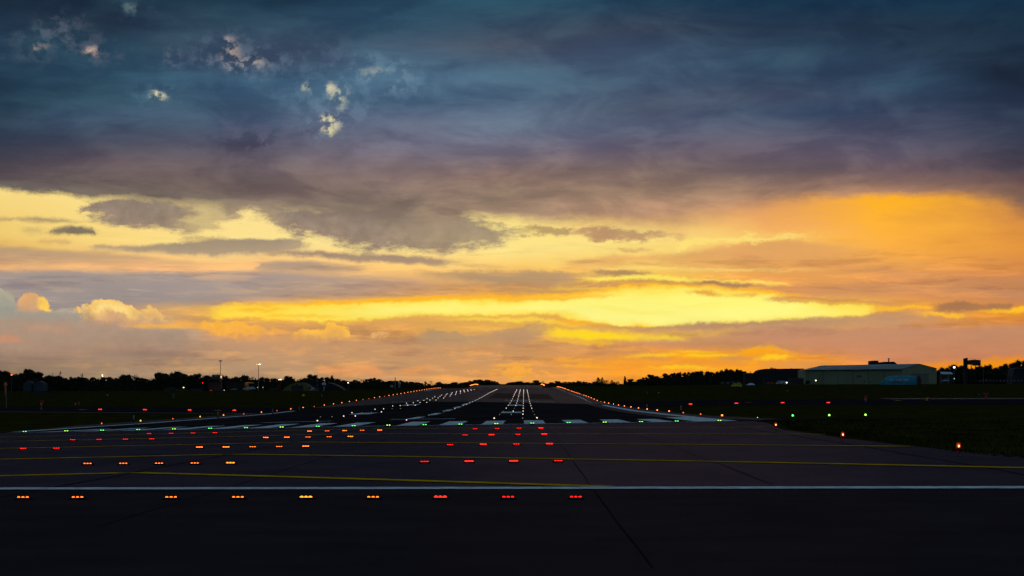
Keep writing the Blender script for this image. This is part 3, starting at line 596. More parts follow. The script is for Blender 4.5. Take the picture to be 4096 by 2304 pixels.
def strip(name, m, pts, width, off, wob=0.0):
    """a painted or sealed line of given width along ground points (x, y)"""
    mb = MB(); P2 = []
    for (x0, y0), (x1, y1) in zip(pts, pts[1:]):
        n = max(1, int(hypot(x1-x0, y1-y0)/2.0))
        for k in range(n): P2.append((x0+(x1-x0)*k/n, y0+(y1-y0)*k/n))
    P2.append(pts[-1]); ph = R.random()*6
    for i, (x, y) in enumerate(P2):
        a = P2[max(0, i-1)]; b = P2[min(len(P2)-1, i+1)]; d = hypot(b[0]-a[0], b[1]-a[1]) or 1
        nx, ny = -(b[1]-a[1])/d, (b[0]-a[0])/d
        k = wob*(sin(y*.21+ph)+.5*sin(y*.53+2*ph)+.4*(R.random()-.5))
        for s in (-1, 1):
            X, Y = x+nx*(s*width/2+k), y+ny*(s*width/2+k); mb.v.append((X, Y, gz(X, Y)+off))
    for i in range(len(P2)-1): mb.f.append((2*i, 2*i+1, 2*i+3, 2*i+2))
    return tag(mb.build(name, m), kind='structure')

# ground: one grass sheet out to the horizon
gx_ = [-6000,-3000,-1500,-900,-600,-400,-330,-270,-220,-180,-150,-120]+list(range(-108,-48,6))+list(range(-48,52,2))+list(range(56,120,8))+[120,150,180,220,270,330,400,600,900,1500,3000,6000]
gx_ = sorted(set(gx_+[-24,-13,18,50])); gy_ = [-300,-100,-30]+steps(0,3200)+[3600,4200,5000,6000,9000]
mb = MB()
for y in gy_:
    for x in gx_: mb.v.append((x, y, gz(x, y)))
w = len(gx_)
for j in range(len(gy_)-1):
    for k in range(w-1): mb.f.append((j*w+k, j*w+k+1, (j+1)*w+k+1, (j+1)*w+k))
tag(mb.build('ground', m_grass, smooth=True), kind='structure')
def ease(y, a, b, v0, v1):
    t = min(1, max(0, (y-a)/(b-a))); return v0+(v1-v0)*t*t*(3-2*t)
sheet('perimeter_road', m_road, -40, 63.0, -40, 24, .03)
sheet('pavement', m_pave, 63.0, 210.0, lambda y: -46-.02*y, lambda y: ease(y, 63, 110, 19.5, 17.2)-ease(y, 95, 125, 0, .9)+ease(y, 150, 205, 0, 3.0), .03, wob=.12)
sheet('runway', m_dark, 210.0, 590.0, -47.6, lambda y: ease(y, 218, 262, 21, 14.6), .03)
sheet('runway_edge_strip', m_shoulder, 219.0, 590.0, lambda y: ease(y, 218, 262, 21.0, 14.6)+.02, lambda y: ease(y, 215, 300, 23.6, 21.0), .03)
sheet('runway_shoulder', m_shoulder, 246.0, 480.0, lambda y: ease(y, 246, 300, -49, -53.5), -47.62, .03)
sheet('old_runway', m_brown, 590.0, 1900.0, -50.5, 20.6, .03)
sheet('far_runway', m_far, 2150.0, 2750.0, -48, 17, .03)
sheet('taxiway_west', m_taxi, 482.0, 590.0, -420, -47.7, .035)
sheet('taxiway_east', m_taxi, 486.0, 640.0, 21.2, 420, .035)
sheet('taxiway_kerb_strip', m_conc, 640.0, 668.0, 95, 420, .04)
sheet('taxiway_margin', m_shoulder, 472.0, 481.5, -420, -53.5, .035)
sheet('pavement_stub', m_taxi, 208.0, 224.0, lambda y: 21.2, 33.0, .04)
sheet('worn_patch', mat('dark old asphalt', (.050,.032,.026), .8, 0, sheen=(.02, .4, (.7, .55, .6))), 700.0, 880.0, -10, 8.5, .045)
# sealed joints along the pavement
for X, y0, y1, wd, wob in ((-12.25,52,210,.10,.05),(1.75,34,63,.028,.01),(1.75,63,210,.045,.012),(6.6,66,210,.045,.012),(14.6,66,208,.09,.05),(-7.7,45,150,.035,.012),(-17.8,60,205,.035,.012)):
    strip('pavement_joint', m_joint if y1 > 64 else m_seam, [(X, y) for y in range(y0, y1, 6)]+[(X, y1)], wd, .042, wob)
for i in range(26):     # old sealed cracks
    x, y = R.uniform(-40, 14), R.uniform(70, 200); p = [(x, y)]
    for k in range(5): x += R.uniform(.5, 3); y += R.uniform(-1.6, 1.6); p.append((x, y))
    strip('pavement_crack', m_joint, p, .05, .042, .08)
# markings before the threshold
strip('holding_line', m_white, [(-40, 63.7), (24, 63.7)], 1.45, .05)
for k, a in enumerate((77.6, 103.5, 132.5, 163.5, 194.0)):
    for s in (-1, 1):
        lim = 28.8 if s > 0 else 31
        t = min(lim, (a-64.6)/.9) if k == 0 else lim
        strip('chevron_line', m_yellow, [(-12.3+s*.2, a-.2), (-12.3+s*t, a-.9*t)], .9, .046+.004*(s > 0))
strip('threshold_line', m_white, [(-43.8, 210.6), (17.4, 210.6)], 1.6, .055)
for k in range(8):
    for s in (-1, 1):
        x = -12.75+s*(1.8+.9+3.66*k)
        if abs(x) < 44: sheet('threshold_bar', m_white, 213.0, 243.0, x-.92, x+.92, .05, wob=.04)
sheet('threshold_bar', m_white, 213.0, 262.0, 14.8, 18.3, .052)
sheet('runway_edge_line', m_white, 262.0, 556.0, lambda y: 17.2-ease(y, 262, 330, 0, .1), 18.5, .05, wob=.06)
sheet('runway_edge_line', m_white, 640.0, 1560.0, 17.2, 18.4, .05)
sheet('runway_edge_line', m_white, 236.0, 520.0, -48.8, lambda y: ease(y, 236, 300, -47.3, -47.7), .055, wob=.06)
sheet('runway_edge_line', m_white, 640.0, 1560.0, -48.8, -47.5, .05)
for k in range(7):
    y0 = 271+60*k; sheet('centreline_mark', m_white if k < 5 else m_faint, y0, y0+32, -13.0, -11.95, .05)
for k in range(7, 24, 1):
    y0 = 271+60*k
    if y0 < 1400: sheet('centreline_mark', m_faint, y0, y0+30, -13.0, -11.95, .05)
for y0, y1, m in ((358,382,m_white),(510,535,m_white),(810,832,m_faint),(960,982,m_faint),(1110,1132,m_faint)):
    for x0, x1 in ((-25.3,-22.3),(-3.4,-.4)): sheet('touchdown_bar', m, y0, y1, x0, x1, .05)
for y0, y1, x0, x1 in ((640,643,-5,1.9),(655,658,-5,1.9),(640,643,1.9,7.8),(640,643,-34.6,-28),(640,643,-28,-22.4),(655,658,-28,-22.4)):
    sheet('aiming_mark', m_white, y0, y1, x0, x1, .05)
for px, Y in ((330, 520), (868, 520), (2992, 560), (3590, 600)):
    g = gnd(px, Y); strip('taxiway_centre_mark', m_yellow, [(g.x-.6, Y), (g.x+.8, Y)], 5, .06)
sheet('worn_marking', m_faint, 262, 268, -28, -20.5, .05); sheet('worn_marking', m_faint, 268, 274, -14.5, -7.5, .05)

# mown grass along the pavement edge
mb = MB()
for i in range(9000):
    y = 64+(R.random()**1.3)*150; x = 17.4+(R.random()**2)*30+ease(y, 150, 205, 0, 3.2)+ease(y, 63, 100, 2.3, -.4)
    z = gz(x, y); h = R.uniform(.05, .19); a = R.uniform(0, pi); dx_, dy_ = cos(a)*.05, sin(a)*.05; lx, ly = R.uniform(-.04,.04), R.uniform(-.04,.04)
    mb.add([(x-dx_, y-dy_, z-.01), (x+dx_, y+dy_, z-.01), (x+lx, y+ly, z+h)], [(0,1,2)])
tag(mb.build('grass', m_grass), kind='stuff')

# ================================================================ airfield lights
def flush_light(name, label, cat, grp, lens, n, dxx, lr, hz):
    root = empty(name, (0,0,0), 0, label, cat, grp)
    w_ = dxx*n/2+.005
    MB().add([(-w_-.05,-.12,0),(w_+.05,-.12,0),(w_+.05,.14,0),(-w_-.05,.14,0),(-w_,-.05,hz),(w_,-.05,hz),(w_,.08,hz),(-w_,.08,hz)],
             [(0,3,2,1),(4,5,6,7),(0,1,5,4),(1,2,6,5),(2,3,7,6),(3,0,4,7)]).build('housing', m_housing, root)
    for k in range(n):
        MB().lathe([(0, -.03), (lr*.6, -.028), (lr, 0)], 10, ((k-(n-1)/2)*dxx, -.06, hz-lr*.55), 'y').build('lens', lens, root)
    return Proto(root)
def barrette_proto(col, lens, bright):
    return flush_light('approach_light', 'x', 'approach light', None, lens, 3, .098, .052 if bright else .040, .062)
pr_red = barrette_proto('red', m_redL, True); pr_redd = barrette_proto('red', m_redL2, False)
pr_amb = barrette_proto('amber', m_ambL, True); pr_ambd = barrette_proto('amber', m_ambL2, False)
pos = ['first','second','third','fourth','fifth','sixth']
rowname = {87:'second', 117:'third', 147:'fourth', 177:'fifth'}
# nearest row: one long bar
near = [(94,'a',0),(312,'a',0),(686,'a',0),(953,'a',0),(1225,'A',1),(1493,'a',0),(1762,'R',1),(2033,'r',0),(2303,'r',0)]
for i, (px, c, b) in enumerate(near):
    X = (px-HX)*57/F; p = {'a': pr_ambd, 'A': pr_amb, 'R': pr_red, 'r': pr_redd}[c]
    colr = 'amber' if c in 'aA' else 'red'
    n_ = i+1 if colr == 'amber' else i-5
    lab = '%s approach light, %s %s one from the left in the nearest row' % (colr, pos[n_-1], colr)
    p.put((X, 57, gz(X, 57)+.03), 0, lab, (1, 1, 1), 'approach lights of the nearest row')
dims = {87:[0,0,0,0,1], 117:[1,1,0,0,1], 147:[1,1,0,0,1], 177:[1,0,1,-1,1]}
rdim = {87:[0,1,1,0], 117:[0,1,0,1], 147:[0,1,0,1], 177:[0,0,0,1]}
ldim = {117:[0,0], 147:[0,0,0,0], 177:[0,0,0,0]}
for d in (87, 117, 147, 177):
    k = d/57.0; scl = (k**.12,)*3
    for i in range(5):
        X = -12.77+(i-2)*1.25
        (pr_amb if dims[d][i] == 1 else pr_ambd).put((X, d, gz(X, d)+.03), 0, 'amber approach light, %s from the left of five in the %s row back' % (pos[i], rowname[d]), scl, 'amber centre approach lights')
    for i in range(4):
        X = -1.14+(i-1.5)*1.56
        (pr_red if rdim[d][i] == 1 else pr_redd).put((X, d, gz(X, d)+.03), 0, 'red approach light right of the amber ones, %s of four, %s row back' % (pos[i], rowname[d]), scl, 'red approach lights right of centre')
    if d > 100:
        js = range(2, 4) if d == 117 else range(4)
        for i in js:
            X = -24.35+(i-1.5)*1.56
            pr_redd.put((X, d, gz(X, d)+.03), 0, 'red approach light left of the amber ones, %s of %s, %s row back' % (pos[i-(2 if d==117 else 0)], 'two' if d==117 else 'four', rowname[d]), scl, 'red approach lights left of centre')
pr_grn = flush_light('threshold_light', 'x', 'threshold light', None, m_grnL, 2, .20, .075, .12)
pr_gry = flush_light('threshold_light', 'x', 'threshold light', None, m_grnY, 2, .20, .075, .12)
gpx = [93,260,404,549,692,837,981,1124,1269,1413,1552,1697,1841,1985,2129,2275,2420,2565,2709,2880]
for i, px in enumerate(gpx):
    X = (px-HX)*207/F; w_ = 'leftmost' if i == 0 else 'rightmost' if i == 19 else None
    if w_: lab = '%s twin green threshold light at the end of the white threshold line' % w_
    elif i < 10: lab = 'twin green threshold light, number %d from the left end of the threshold line' % (i+1)
    else: lab = 'twin green threshold light, number %d from the right end of the threshold line' % (20-i)
    (pr_gry if i % 3 == 1 else pr_grn).put((X, 207.6, gz(X, 207.6)+.03), 0, lab, None, 'green threshold lights')
def elevated(name, cat, lens, r, h, stem=m_housing, dome=True, base=m_black):
    root = empty(name, (0,0,0), 0, 'x', cat)
    MB().lathe([(.14, 0), (.14, .02), (.05, .05), (.03, .07)], 12).build('base_plate', base, root)
    MB().lathe([(.028, .06), (.028, h-.10), (.07, h-.08), (.085, h-.02), (.085, h)], 10).build('stem', stem, root)
    MB().lathe([(r*.85, h), (r, h+r*.5), (r*.95, h+r*1.1), (r*.6, h+r*1.6), (0, h+r*1.8)], 12).build('lamp_glass', lens, root, smooth=True)
    return Proto(root)
pr_edge = elevated('edge_light', 'edge light', m_edgL, .12, .26); pr_edged = elevated('edge_light', 'edge light', m_edgL2, .10, .22)
def nth(n): return str(n)+('th' if 10 <= n % 100 <= 20 else {1:'st',2:'nd',3:'rd'}.get(n % 10, 'th'))
n = 0
for d in range(266-20, 1500, 30):
    y = d+.5; n += 1; dim = n in (2,) or R.random() < .12
    sc_ = .78+max(0, d-500)/1600
    (pr_edged if dim else pr_edge).put((19.65, y, gz(19.65, y)+.03), 0, 'amber edge light on short stem, %s from the near end of the right runway edge' % nth(n), (sc_,)*3, 'right runway edge lights')
n = 0
for d in [296]+list(range(326, 1500, 30)):
    n += 1; dim = n in (1, 8, 11) or R.random() < .15
    sc_ = .78+max(0, d-500)/1600
    (pr_edged if dim else pr_edge).put((-50.3, d, gz(-50.3, d)+.03), 0, 'amber edge light on short stem, %s from the near end of the left runway edge' % nth(n), (sc_,)*3, 'left runway edge lights')
for k in range(7):
    for X, s in ((-49.5, 'left'), (18.6, 'right')):
        d = 2300+60*k
        pr_edge.put((X, d, gz(X, d)+.1), 0, 'tiny amber light in the far cluster on the %s side of the distant runway crest' % s, (5, 3, 3), 'far %s edge lights on the crest' % s)
# touchdown zone and centreline lights
def small_light(lens, r):
    root = empty('runway_light', (0,0,0), 0, 'x', 'runway light')
    MB().lathe([(.16, 0), (.15, .015), (.10, .03)], 10).build('housing', m_housing, root)
    MB().lathe([(r, .02), (r, .02+r*.9), (r*.6, .02+r*1.5), (0, .02+r*1.7)], 10).build('lens', lens, root)
    return Proto(root)
pr_w = small_light(m_whtL, .11); pr_wd = small_light(m_whtL2, .06); pr_p = small_light(m_pnkL, .11)
for k in range(15):
    d = 267+60*k
    for s in (-1, 1):
        for i in range(4):
            X = -12.7+s*(9.5+1.53*i)
            if k == 0: p = pr_w if (s, i) in ((-1, 0), (1, 0), (1, 3)) else pr_wd if (s, i) == (1, 2) else None
            elif k < 4: p = pr_w if (s > 0 and i == 2+(k == 3)) or R.random() < .3 else pr_wd
            else: p = pr_w if R.random() < .8 else pr_p
            if p is None: continue
            sc_ = .66+max(0, d-500)/1400
            p.put((X, d, gz(X, d)+.03), 0, 'white touchdown light %s of centreline, %s outward in row %d beyond threshold' % ('left' if s < 0 else 'right', pos[i], k+1), (sc_,)*3, 'touchdown zone lights %s of centre' % ('left' if s < 0 else 'right'))
for k in range(30):
    d = 257+30*k; X = -12.15
    p = pr_p if k == 0 else pr_wd if k in (1,2,3,4,5,7) else pr_w
    sc_ = .55+max(0, d-500)/1500
    p.put((X, d, gz(X, d)+.03), 0, 'white centreline light, %s along the runway centreline from the threshold' % nth(k+1), (sc_,)*3, 'centreline lights')
# wing bar and end lights on stems
pr_wb = elevated('wing_bar_light', 'threshold light', m_grnY, .08, .42); pr_wg = elevated('wing_bar_light', 'threshold light', m_grnL, .08, .42)
for i, (px, p, w_) in enumerate(((3171, pr_wg, 'leftmost'), (3317, pr_wb, 'middle'), (3462, pr_wb, 'rightmost'))):
    X = (px-HX)*207/F; p.put((X, 207, gz(X, 207)+.02), 0, '%s of three green lights on stems in the grass right of the threshold' % w_, None, 'green wing bar lights')
root = empty('wing_bar_light', (0,0,0), 0, 'x', 'threshold light')
g = gnd(3030, 222); 
pr_wg.put(g, 0, 'tiny dim green light at the grass edge beside the right end of the threshold', (.35,.35,.5)); bpy.data.objects.remove(root)
def red_end():
    root = empty('obstruction_light', (0,0,0), 0, 'x', 'red light')
    MB().lathe([(.22, 0), (.22, .02), (.06, .05), (.04, .08)], 12).build('base_plate', m_black, root)
    MB().lathe([(.03, .06), (.03, .30), (.14, .32), (.20, .36), (.20, .38)], 12).build('stem', m_red, root)
    MB().lathe([(.125, .38), (.13, .46), (.12, .56), (.09, .61), (0, .63)], 14).build('red_glass', mat('red glass', (.5,.02,.01), .3, .4, emit=(1,.03,.015), es=.3), root, smooth=True)
    MB().lathe([(.03, .42), (.055, .47), (.03, .52), (0, .53)], 10, (0, -.1, 0)).build('bulb', lamp('red bulb', (1, .30, .05), 9), root)
    return Proto(root)
pr_e = red_end()
for px, d, w_ in ((3834, 91.5, 'nearest and largest'), (3371, 115.5, 'middle'), (3103, 152, 'farthest and smallest')):
    X = (px-HX)*d/F; pr_e.put((X, d, gz(X, d)+.03), 0, '%s of three red lanterns on stems along the right pavement edge' % w_, (.62,.62,.8), 'red lanterns on the right pavement edge')
# approach slope indicator units either side
def papi():
    root = empty('slope_indicator', (0,0,0), 0, 'x', 'slope indicator')
    MB().box(-.38, .38, -.2, .5, .22, .50).build('housing', m_black, root)
    for x, y in ((-.3,-.1),(.3,-.1),(0,.4)): MB().tube((x, y, 0), (x, y, .23), .025).build('leg', m_steel, root)
    for k in (-1, 0, 1): MB().lathe([(0, -.03), (.075, -.02), (.085, 0)], 12, (k*.235, -.201, .38), 'y').build('lens', m_papi, root)
    return Proto(root)
pr_pa = papi()
for i, px in enumerate((401, 580, 759, 938)):
    X = (px-HX)*497/F; pr_pa.put((X, 497, gz(X, 497)+.03), 0, 'red three lamp slope indicator, %s from the left of the four left of the runway' % pos[i], (1,1,1), 'slope indicators left of the runway')
for i, px in enumerate((2762, 2945, 3130, 3313)):
    X = (px-HX)*497/F; pr_pa.put((X, 497, gz(X, 497)+.03), 0, 'red three lamp slope indicator, %s from the left of the four right of the runway' % pos[i], (1,1,1), 'slope indicators right of the runway')
# striped marker posts
def post():
    root = empty('marker_post', (0,0,0), 0, 'x', 'marker post')
    MB().box(-.06, .06, -.05, .05, 0, .35).build('post_base', m_black, root)
    MB().box(-.058, .058, -.048, .048, .35, .62).build('white_band', m_steel, root)
    MB().box(-.06, .06, -.05, .05, .62, .70).build('cap', m_wht, root)
    return Proto(root)
pr_m = post()
for i, (px, d, w_) in enumerate(((535,316,'nearest, left of the runway'),(872,372,'second, left of the runway'),(1090,432,'third, left of the runway'),(1197,478,'fourth, left of the runway'),(2724,316,'nearest, right of the runway'),(2588,400,'second, right of the runway'))):
    X = (px-HX)*d/F; X = X; pr_m.put((X, d, gz(X, d)+.02), 0, 'white topped marker post on the shoulder, %s' % w_, (1.3, 1, 1.5), 'marker posts')

# ================================================================ background things
def lbl(root, label, cat, grp=None): return tag(root, label, cat, grp)
# ---- trees: tapered trunk with limbs, crown of leaf clumps
def crown_mesh(kind, seed):
    r = random.Random(seed); mb = MB(); blobs = []
    if kind == 'poplar':
        for i in range(16):
            z = .18+.8*i/15; blobs.append((r.uniform(-.02,.02), r.uniform(-.02,.02), z, .10*(1-.75*max(0, (z-.55)/.45))+.015, .09))
    elif kind == 'conifer':
        for i in range(20):
            z = .15+.83*i/19; k = (1-z)*.30+.02; a = r.uniform(0, 2*pi); blobs.append((cos(a)*k*.5, sin(a)*k*.5, z, k*.75+.015, .045))
    else:
        n = 18
        for i in range(n):
            a = r.uniform(0, 2*pi); z = r.uniform(.16, .86); m_ = (1-((z-.48)/.52)**2)**.5*(.46 if kind == 'broad' else .36)
            q = m_*sqrt(r.random())*.8; s_ = r.uniform(.11, .19); blobs.append((cos(a)*q, sin(a)*q, z, s_, s_*.8))
        blobs.append((0, 0, .5, .26, .3)); blobs.append((.05, 0, .25, .30, .15)); blobs.append((-.08, 0, .84, .13, .12))
    per = 150 if kind in ('broad', 'round') else 70 if kind == 'sparse' else 90
    for bx, by, bz, br, bh in blobs:
        for k in range(per):
            u = r.uniform(-1, 1); a = r.uniform(0, 2*pi); q = sqrt(1-u*u); rr = r.uniform(.55, 1.08)**.6
            p = Vector((bx+q*cos(a)*br*rr, by+q*sin(a)*br*rr, bz+u*bh*rr))
            if p.z < .03: continue
            s_ = r.uniform(.010, .024); t = Vector((r.uniform(-1,1), r.uniform(-1,1), r.uniform(-1,1))).normalized(); o = t.orthogonal().normalized()
            mb.add([p-t*s_, p+o*s_*.7, p+t*s_, p-o*s_*.7], [(0,1,2,3)])
    if kind not in ('sparse', 'conifer'):
        for bx, by, bz, br, bh in blobs:       # inner mass so that only the outline lets the sky through
            mb.lathe([(0, bz-bh*.7), (br*.5, bz-bh*.5), (br*.72, bz), (br*.5, bz+bh*.5), (0, bz+bh*.7)], 7, (bx, by, 0))
    return mb
def trunk_mesh(kind, seed):
    r = random.Random(seed+99); mb = MB(); top = .9 if kind in ('poplar', 'conifer') else .5
    mb.tube((0,0,-.03), (.01,0,top*.6), .028, .016, 7); mb.tube((.01,0,top*.6), (0,.01,top), .016, .006, 6)
    for k in range(7):
        a = k*2*pi/7+r.uniform(-.3,.3); z = r.uniform(.15, top*.8); L = .28 if kind in ('broad','round','sparse') else .07
        mb.tube((0,0,z), (cos(a)*L, sin(a)*L, z+L*r.uniform(.6,1.1)), .010, .003, 5)
    return mb
TP = {}; TOPS = []
def under(px, Y0, off=9):
    """how high the shrubs below the trees reach at photo column px"""
    near = sorted((abs(t[0]-px), t[1]) for t in TOPS if abs(t[2]-Y0) < 220)[:3]
    return sum(t for _, t in near)/3+off
def tree_proto(kind, seed, m):
    key = (kind, seed, m.name)
    if key not in TP:
        root = empty('tree', (0,0,0), 0, 'x', 'tree')
        crown_mesh(kind, seed).build('crown', m, root); trunk_mesh(kind, seed).build('trunk', m_trunk, root)
        TP[key] = Proto(root)
    return TP[key]
def tree(px, top, wpx, Y, kind='broad', m=None, label='', grp=None, name='tree', seed=None, base=None):
    g = gnd(px, Y) if base is None else at(px, base, Y); zt = at(px, top, Y).z; h = (zt-g.z)*1.04; wd = wpx*Y/F
    p = tree_proto(kind, seed if seed is not None else R.randrange(3), m or m_leaf)
    wd = max(wd, (.62 if kind == 'broad' else .5)*h) if kind in ('broad', 'round') else wd; wk = {'broad': .74, 'round': .54, 'poplar': .22, 'conifer': .30, 'sparse': .62}[kind]; TOPS.append((px, top, Y))
    o = p.put(g, R.uniform(0, 6.28), label, (wd/wk, wd/wk, h), grp); o.name = name
    return o
def row(items, Y, spread, label, grp, m=None):
    for it in items:
        px, top, w = it[:3]; kind = it[3] if len(it) > 3 else R.choice(('broad', 'round')); lab = it[4] if len(it) > 4 else label
        tree(px, top, w, Y+R.uniform(-spread, spread), kind, it[5] if len(it) > 5 else m, lab, None if len(it) > 4 else grp)
row([(2,1480,46,'broad','dark tree cut by the left edge of the photo'),(30,1484,36,'round','rounded tree standing second from the left edge'),(44,1497,30),(62,1503,36),(80,1493,44,'broad','low rounded tree just left of the tall broad one'),
     (122,1474,66,'broad','tallest broad tree at the far left above the silo roofs'),(98,1488,36,'round'),(150,1486,36),(160,1489,28,'round','small rounded tree against the right side of the tallest left tree'),(178,1503,36),(200,1501,44),(222,1503,40),(240,1502,36),
     (262,1511,36),(286,1506,40),(312,1505,44),(334,1506,36),(350,1514,30),(376,1507,38,'broad','rounded tree between the two left stadium lights'),(395,1516,30),(422,1507,46),(447,1513,34),(466,1512,28),
     (494,1497,62,'broad','large rounded tree right of the lit stadium light'),(514,1499,30,'round'),(538,1497,52,'sparse','thin twiggy tree with sky showing through its crown'),(556,1509,36,'round'),(585,1513,52),(606,1521,30)], 1680, 25, 'dark tree in the line beyond the airfield at far left', 'trees at far left')
row([(640,1490,56,'broad','bushy tree with ragged top, left end of the tall clump'),(666,1492,44),(690,1489,36),(718,1484,60,'broad','highest bushy tree of the clump left of the control tower'),(742,1493,40,'round'),(762,1499,34),
     (784,1494,46,'broad','domed tree midway between the tall clump and the tower'),(812,1500,28,'sparse'),(836,1500,44),(862,1502,36),(892,1501,40,'broad','rounded tree directly right of the control tower'),(912,1510,30),
     (942,1505,46),(966,1506,36),(984,1501,46,'broad','rounded tree left of the lit mast'),(1006,1508,36,'sparse'),(1050,1507,42,'round','rounded tree just right of the lit mast'),(1078,1513,30),(1103,1512,44)], 1690, 25, 'dark tree in the line behind the control tower', 'trees behind the control tower')
row([(1148,1504,50,'broad','domed tree behind the yellowish arched hangar'),(1172,1514,30),(1196,1513,34,'sparse'),(1216,1510,30),(1244,1498,54,'broad','tall domed tree left of the thin twin aerial'),(1266,1512,30,'round'),
     (1294,1508,48),(1318,1512,36),(1328,1505,26,'conifer','pointed tree with red lights beside its top behind the radar shelter'),(1348,1514,30),(1374,1520,44),(1400,1525,40),(1424,1518,34),(1446,1515,44,'sparse'),(1470,1515,36),(1492,1510,50,'broad','long domed tree line crest left of the far aerial'),(1512,1514,36),(1530,1522,30),
     (1556,1522,40),(1580,1521,36),(1602,1520,44),(1628,1525,36),(1650,1526,40),(1674,1528,36)], 1720, 25, 'dark tree in the line left of the runway end', 'trees left of the runway end')
row([(1702,1528,26,'conifer','pointed dark tree left of the electricity pylon'),(1718,1535,26),(1738,1537,28),(1753,1527,34,'round'),(1768,1532,26),(1786,1533,30),(1814,1528,36,'round','rounded tree isolated at the left end of the far wood'),(1806,1534,24),
     (1842,1533,26),(1862,1527,36),(1882,1522,34),(1898,1525,28),(1912,1518,36,'round','highest domed tree above the distant runway crest'),(1932,1521,34),(1952,1519,32),(1968,1522,30),(1984,1527,28),(2004,1536,34),(2028,1534,30),(2042,1528,26,'round'),
     (2062,1527,30),(2082,1525,32,'round'),(2104,1528,34),(2124,1532,28),(2148,1521,42,'broad','broad tree above the right end of the distant runway crest'),(2168,1530,28),(2190,1535,34),(2204,1529,28),(2218,1533,24),(2232,1524,26,'round'),(2250,1528,30,'sparse'),
     (2272,1527,34),(2296,1526,34),(2314,1522,30),(2336,1526,34),(2354,1530,28,'sparse')], 2980, 60, 'small distant tree beyond the end of the runway', 'distant trees beyond the runway end', m_leaf2)
row([(2376,1527,20,'sparse'),(2393,1512,26,'conifer','left of two pointed trees in the scattered group'),(2408,1512,20,'conifer','right of two pointed trees in the scattered group'),(2427,1520,30,'sparse'),(2448,1522,18,'conifer'),(2458,1527,20),(2471,1524,16,'sparse'),(2484,1535,20),
     (2500,1508,13,'poplar','narrow columnar tree standing alone above the skyline'),(2520,1516,32,'round','rounded tree beside the narrow columnar tree'),(2540,1526,26),(2484,1538,40),(2440,1534,40),(2410,1534,40)], 2450, 40, 'small tree in the scattered group right of the runway end', 'scattered trees right of the runway end', m_leaf2)
row([(2562,1514,32),(2584,1507,34),(2606,1498,40,'broad','domed tree at the crest of the brownish clump'),(2624,1503,34),(2640,1509,30),(2592,1518,40)], 1900, 20, 'brownish tree in the clump left of the tall dark wood', 'brownish trees left of the dark wood', m_leaf2)
row([(2664,1492,26,'broad','first tree at the left corner of the tall dark wood'),(2694,1490,28),(2678,1505,30),(2717,1487,32),(2738,1489,34),(2758,1486,30),(2784,1486,36),(2806,1484,36),(2830,1486,34),(2852,1487,32),(2870,1486,28),
     (2888,1479,34),(2908,1473,34,'broad','highest tree of the dark wood above the yellow car'),(2930,1477,30),(2952,1475,34,'broad','second high tree of the dark wood right of the highest'),(2970,1484,30),(2984,1494,26),(3000,1486,14,'sparse','small tuft of foliage above the flat roof'),(2700,1505,50),(2750,1505,50),(2800,1502,50),(2850,1502,50),(2900,1500,50),(2950,1500,50)], 1660, 12, 'tall tree in the dark wood behind the yellow car', 'trees of the dark wood')
row([(3767,1474,24),(3782,1469,24,'broad'),(3803,1456,24,'sparse','wispy tree left of the white flood lamp'),(3822,1457,32,'broad','tree right of the white flood lamp'),(3842,1460,30),(3862,1464,30),(3882,1470,34),(3905,1468,30),(3922,1464,26),(3938,1467,24),(3953,1456,32,'round','rounded tree right of the water tower'),(3970,1470,24),
     (4006,1462,26),(4030,1452,36,'broad','tree left of the tall one at the right edge'),(4052,1458,26),(4068,1449,28),(4092,1441,36,'broad','tall ragged tree cut by the right edge of the photo'),(3990,1476,40),(3850,1478,50),(3800,1480,50),(3900,1482,50)], 1780, 20, 'dark tree behind the fence at far right', 'trees at far right')
for px, top, w, lab in ((3150,1523,20,'dark bush at the left foot of the long hangar'),(3095,1472,22,'treetop rising behind the long dark flat roof'),(3164,1472,16,'second treetop rising behind the long dark flat roof'),(3258,1469,18,'low treetop above the left slope of the hangar roof')):
    if px == 3150: tree(3232, 1522, 16, 1440, 'round', None, lab)
    else: tree(px, top, w, 1640, 'round', None, lab)
# continuous understorey of the woods
def hedge(name, px0, px1, top, Y, label):
    mb = MB(); x0, x1 = (px0-HX)*Y/F, (px1-HX)*Y/F; n = int((x1-x0)*26)
    for i in range(n):
        x = R.uniform(x0, x1); px = HX+x*F/Y; y = Y+R.uniform(-4, 4); z0 = gz(x, y); t = top(px) if callable(top) else top
        zt = at(px, t, Y).z; z = z0+R.random()*(zt-z0)*(.85+.25*R.random()); s_ = R.uniform(.25, .6); a = R.uniform(0, 3.14)
        mb.add([(x-cos(a)*s_, y-sin(a)*s_, z), (x, y, z-s_*.7), (x+cos(a)*s_, y+sin(a)*s_, z), (x, y, z+s_*.8)], [(0,1,2,3)])
    for i in range(int((x1-x0)/3)):
        x = x0+3*i+1.5; px = HX+x*F/Y; t = top(px) if callable(top) else top; z0 = gz(x, Y)-.3; zt = z0+(at(px, t, Y).z-z0)*.86
        mb.box(x-1.7, x+1.7, Y-.6+R.uniform(-.5,.5), Y+1.2, z0, zt+R.uniform(-.6,.3))
    tag(mb.build(name, m_leaf), kind='stuff')
hedge('undergrowth', -260, 1690, lambda p: under(p, 1675, 7), 1675, '')
hedge('undergrowth', 1680, 2380, lambda p: under(p, 2950, 4), 2950, '')
hedge('undergrowth', 2370, 2560, lambda p: under(p, 2440, 9), 2440, '')
hedge('undergrowth', 2550, 2670, lambda p: under(p, 1890, 6), 1890, '')
hedge('undergrowth', 2655, 3010, lambda p: under(p, 1650, 4), 1650, '')
hedge('undergrowth', 3745, 4300, lambda p: under(p, 1775, 2), 1775, '')
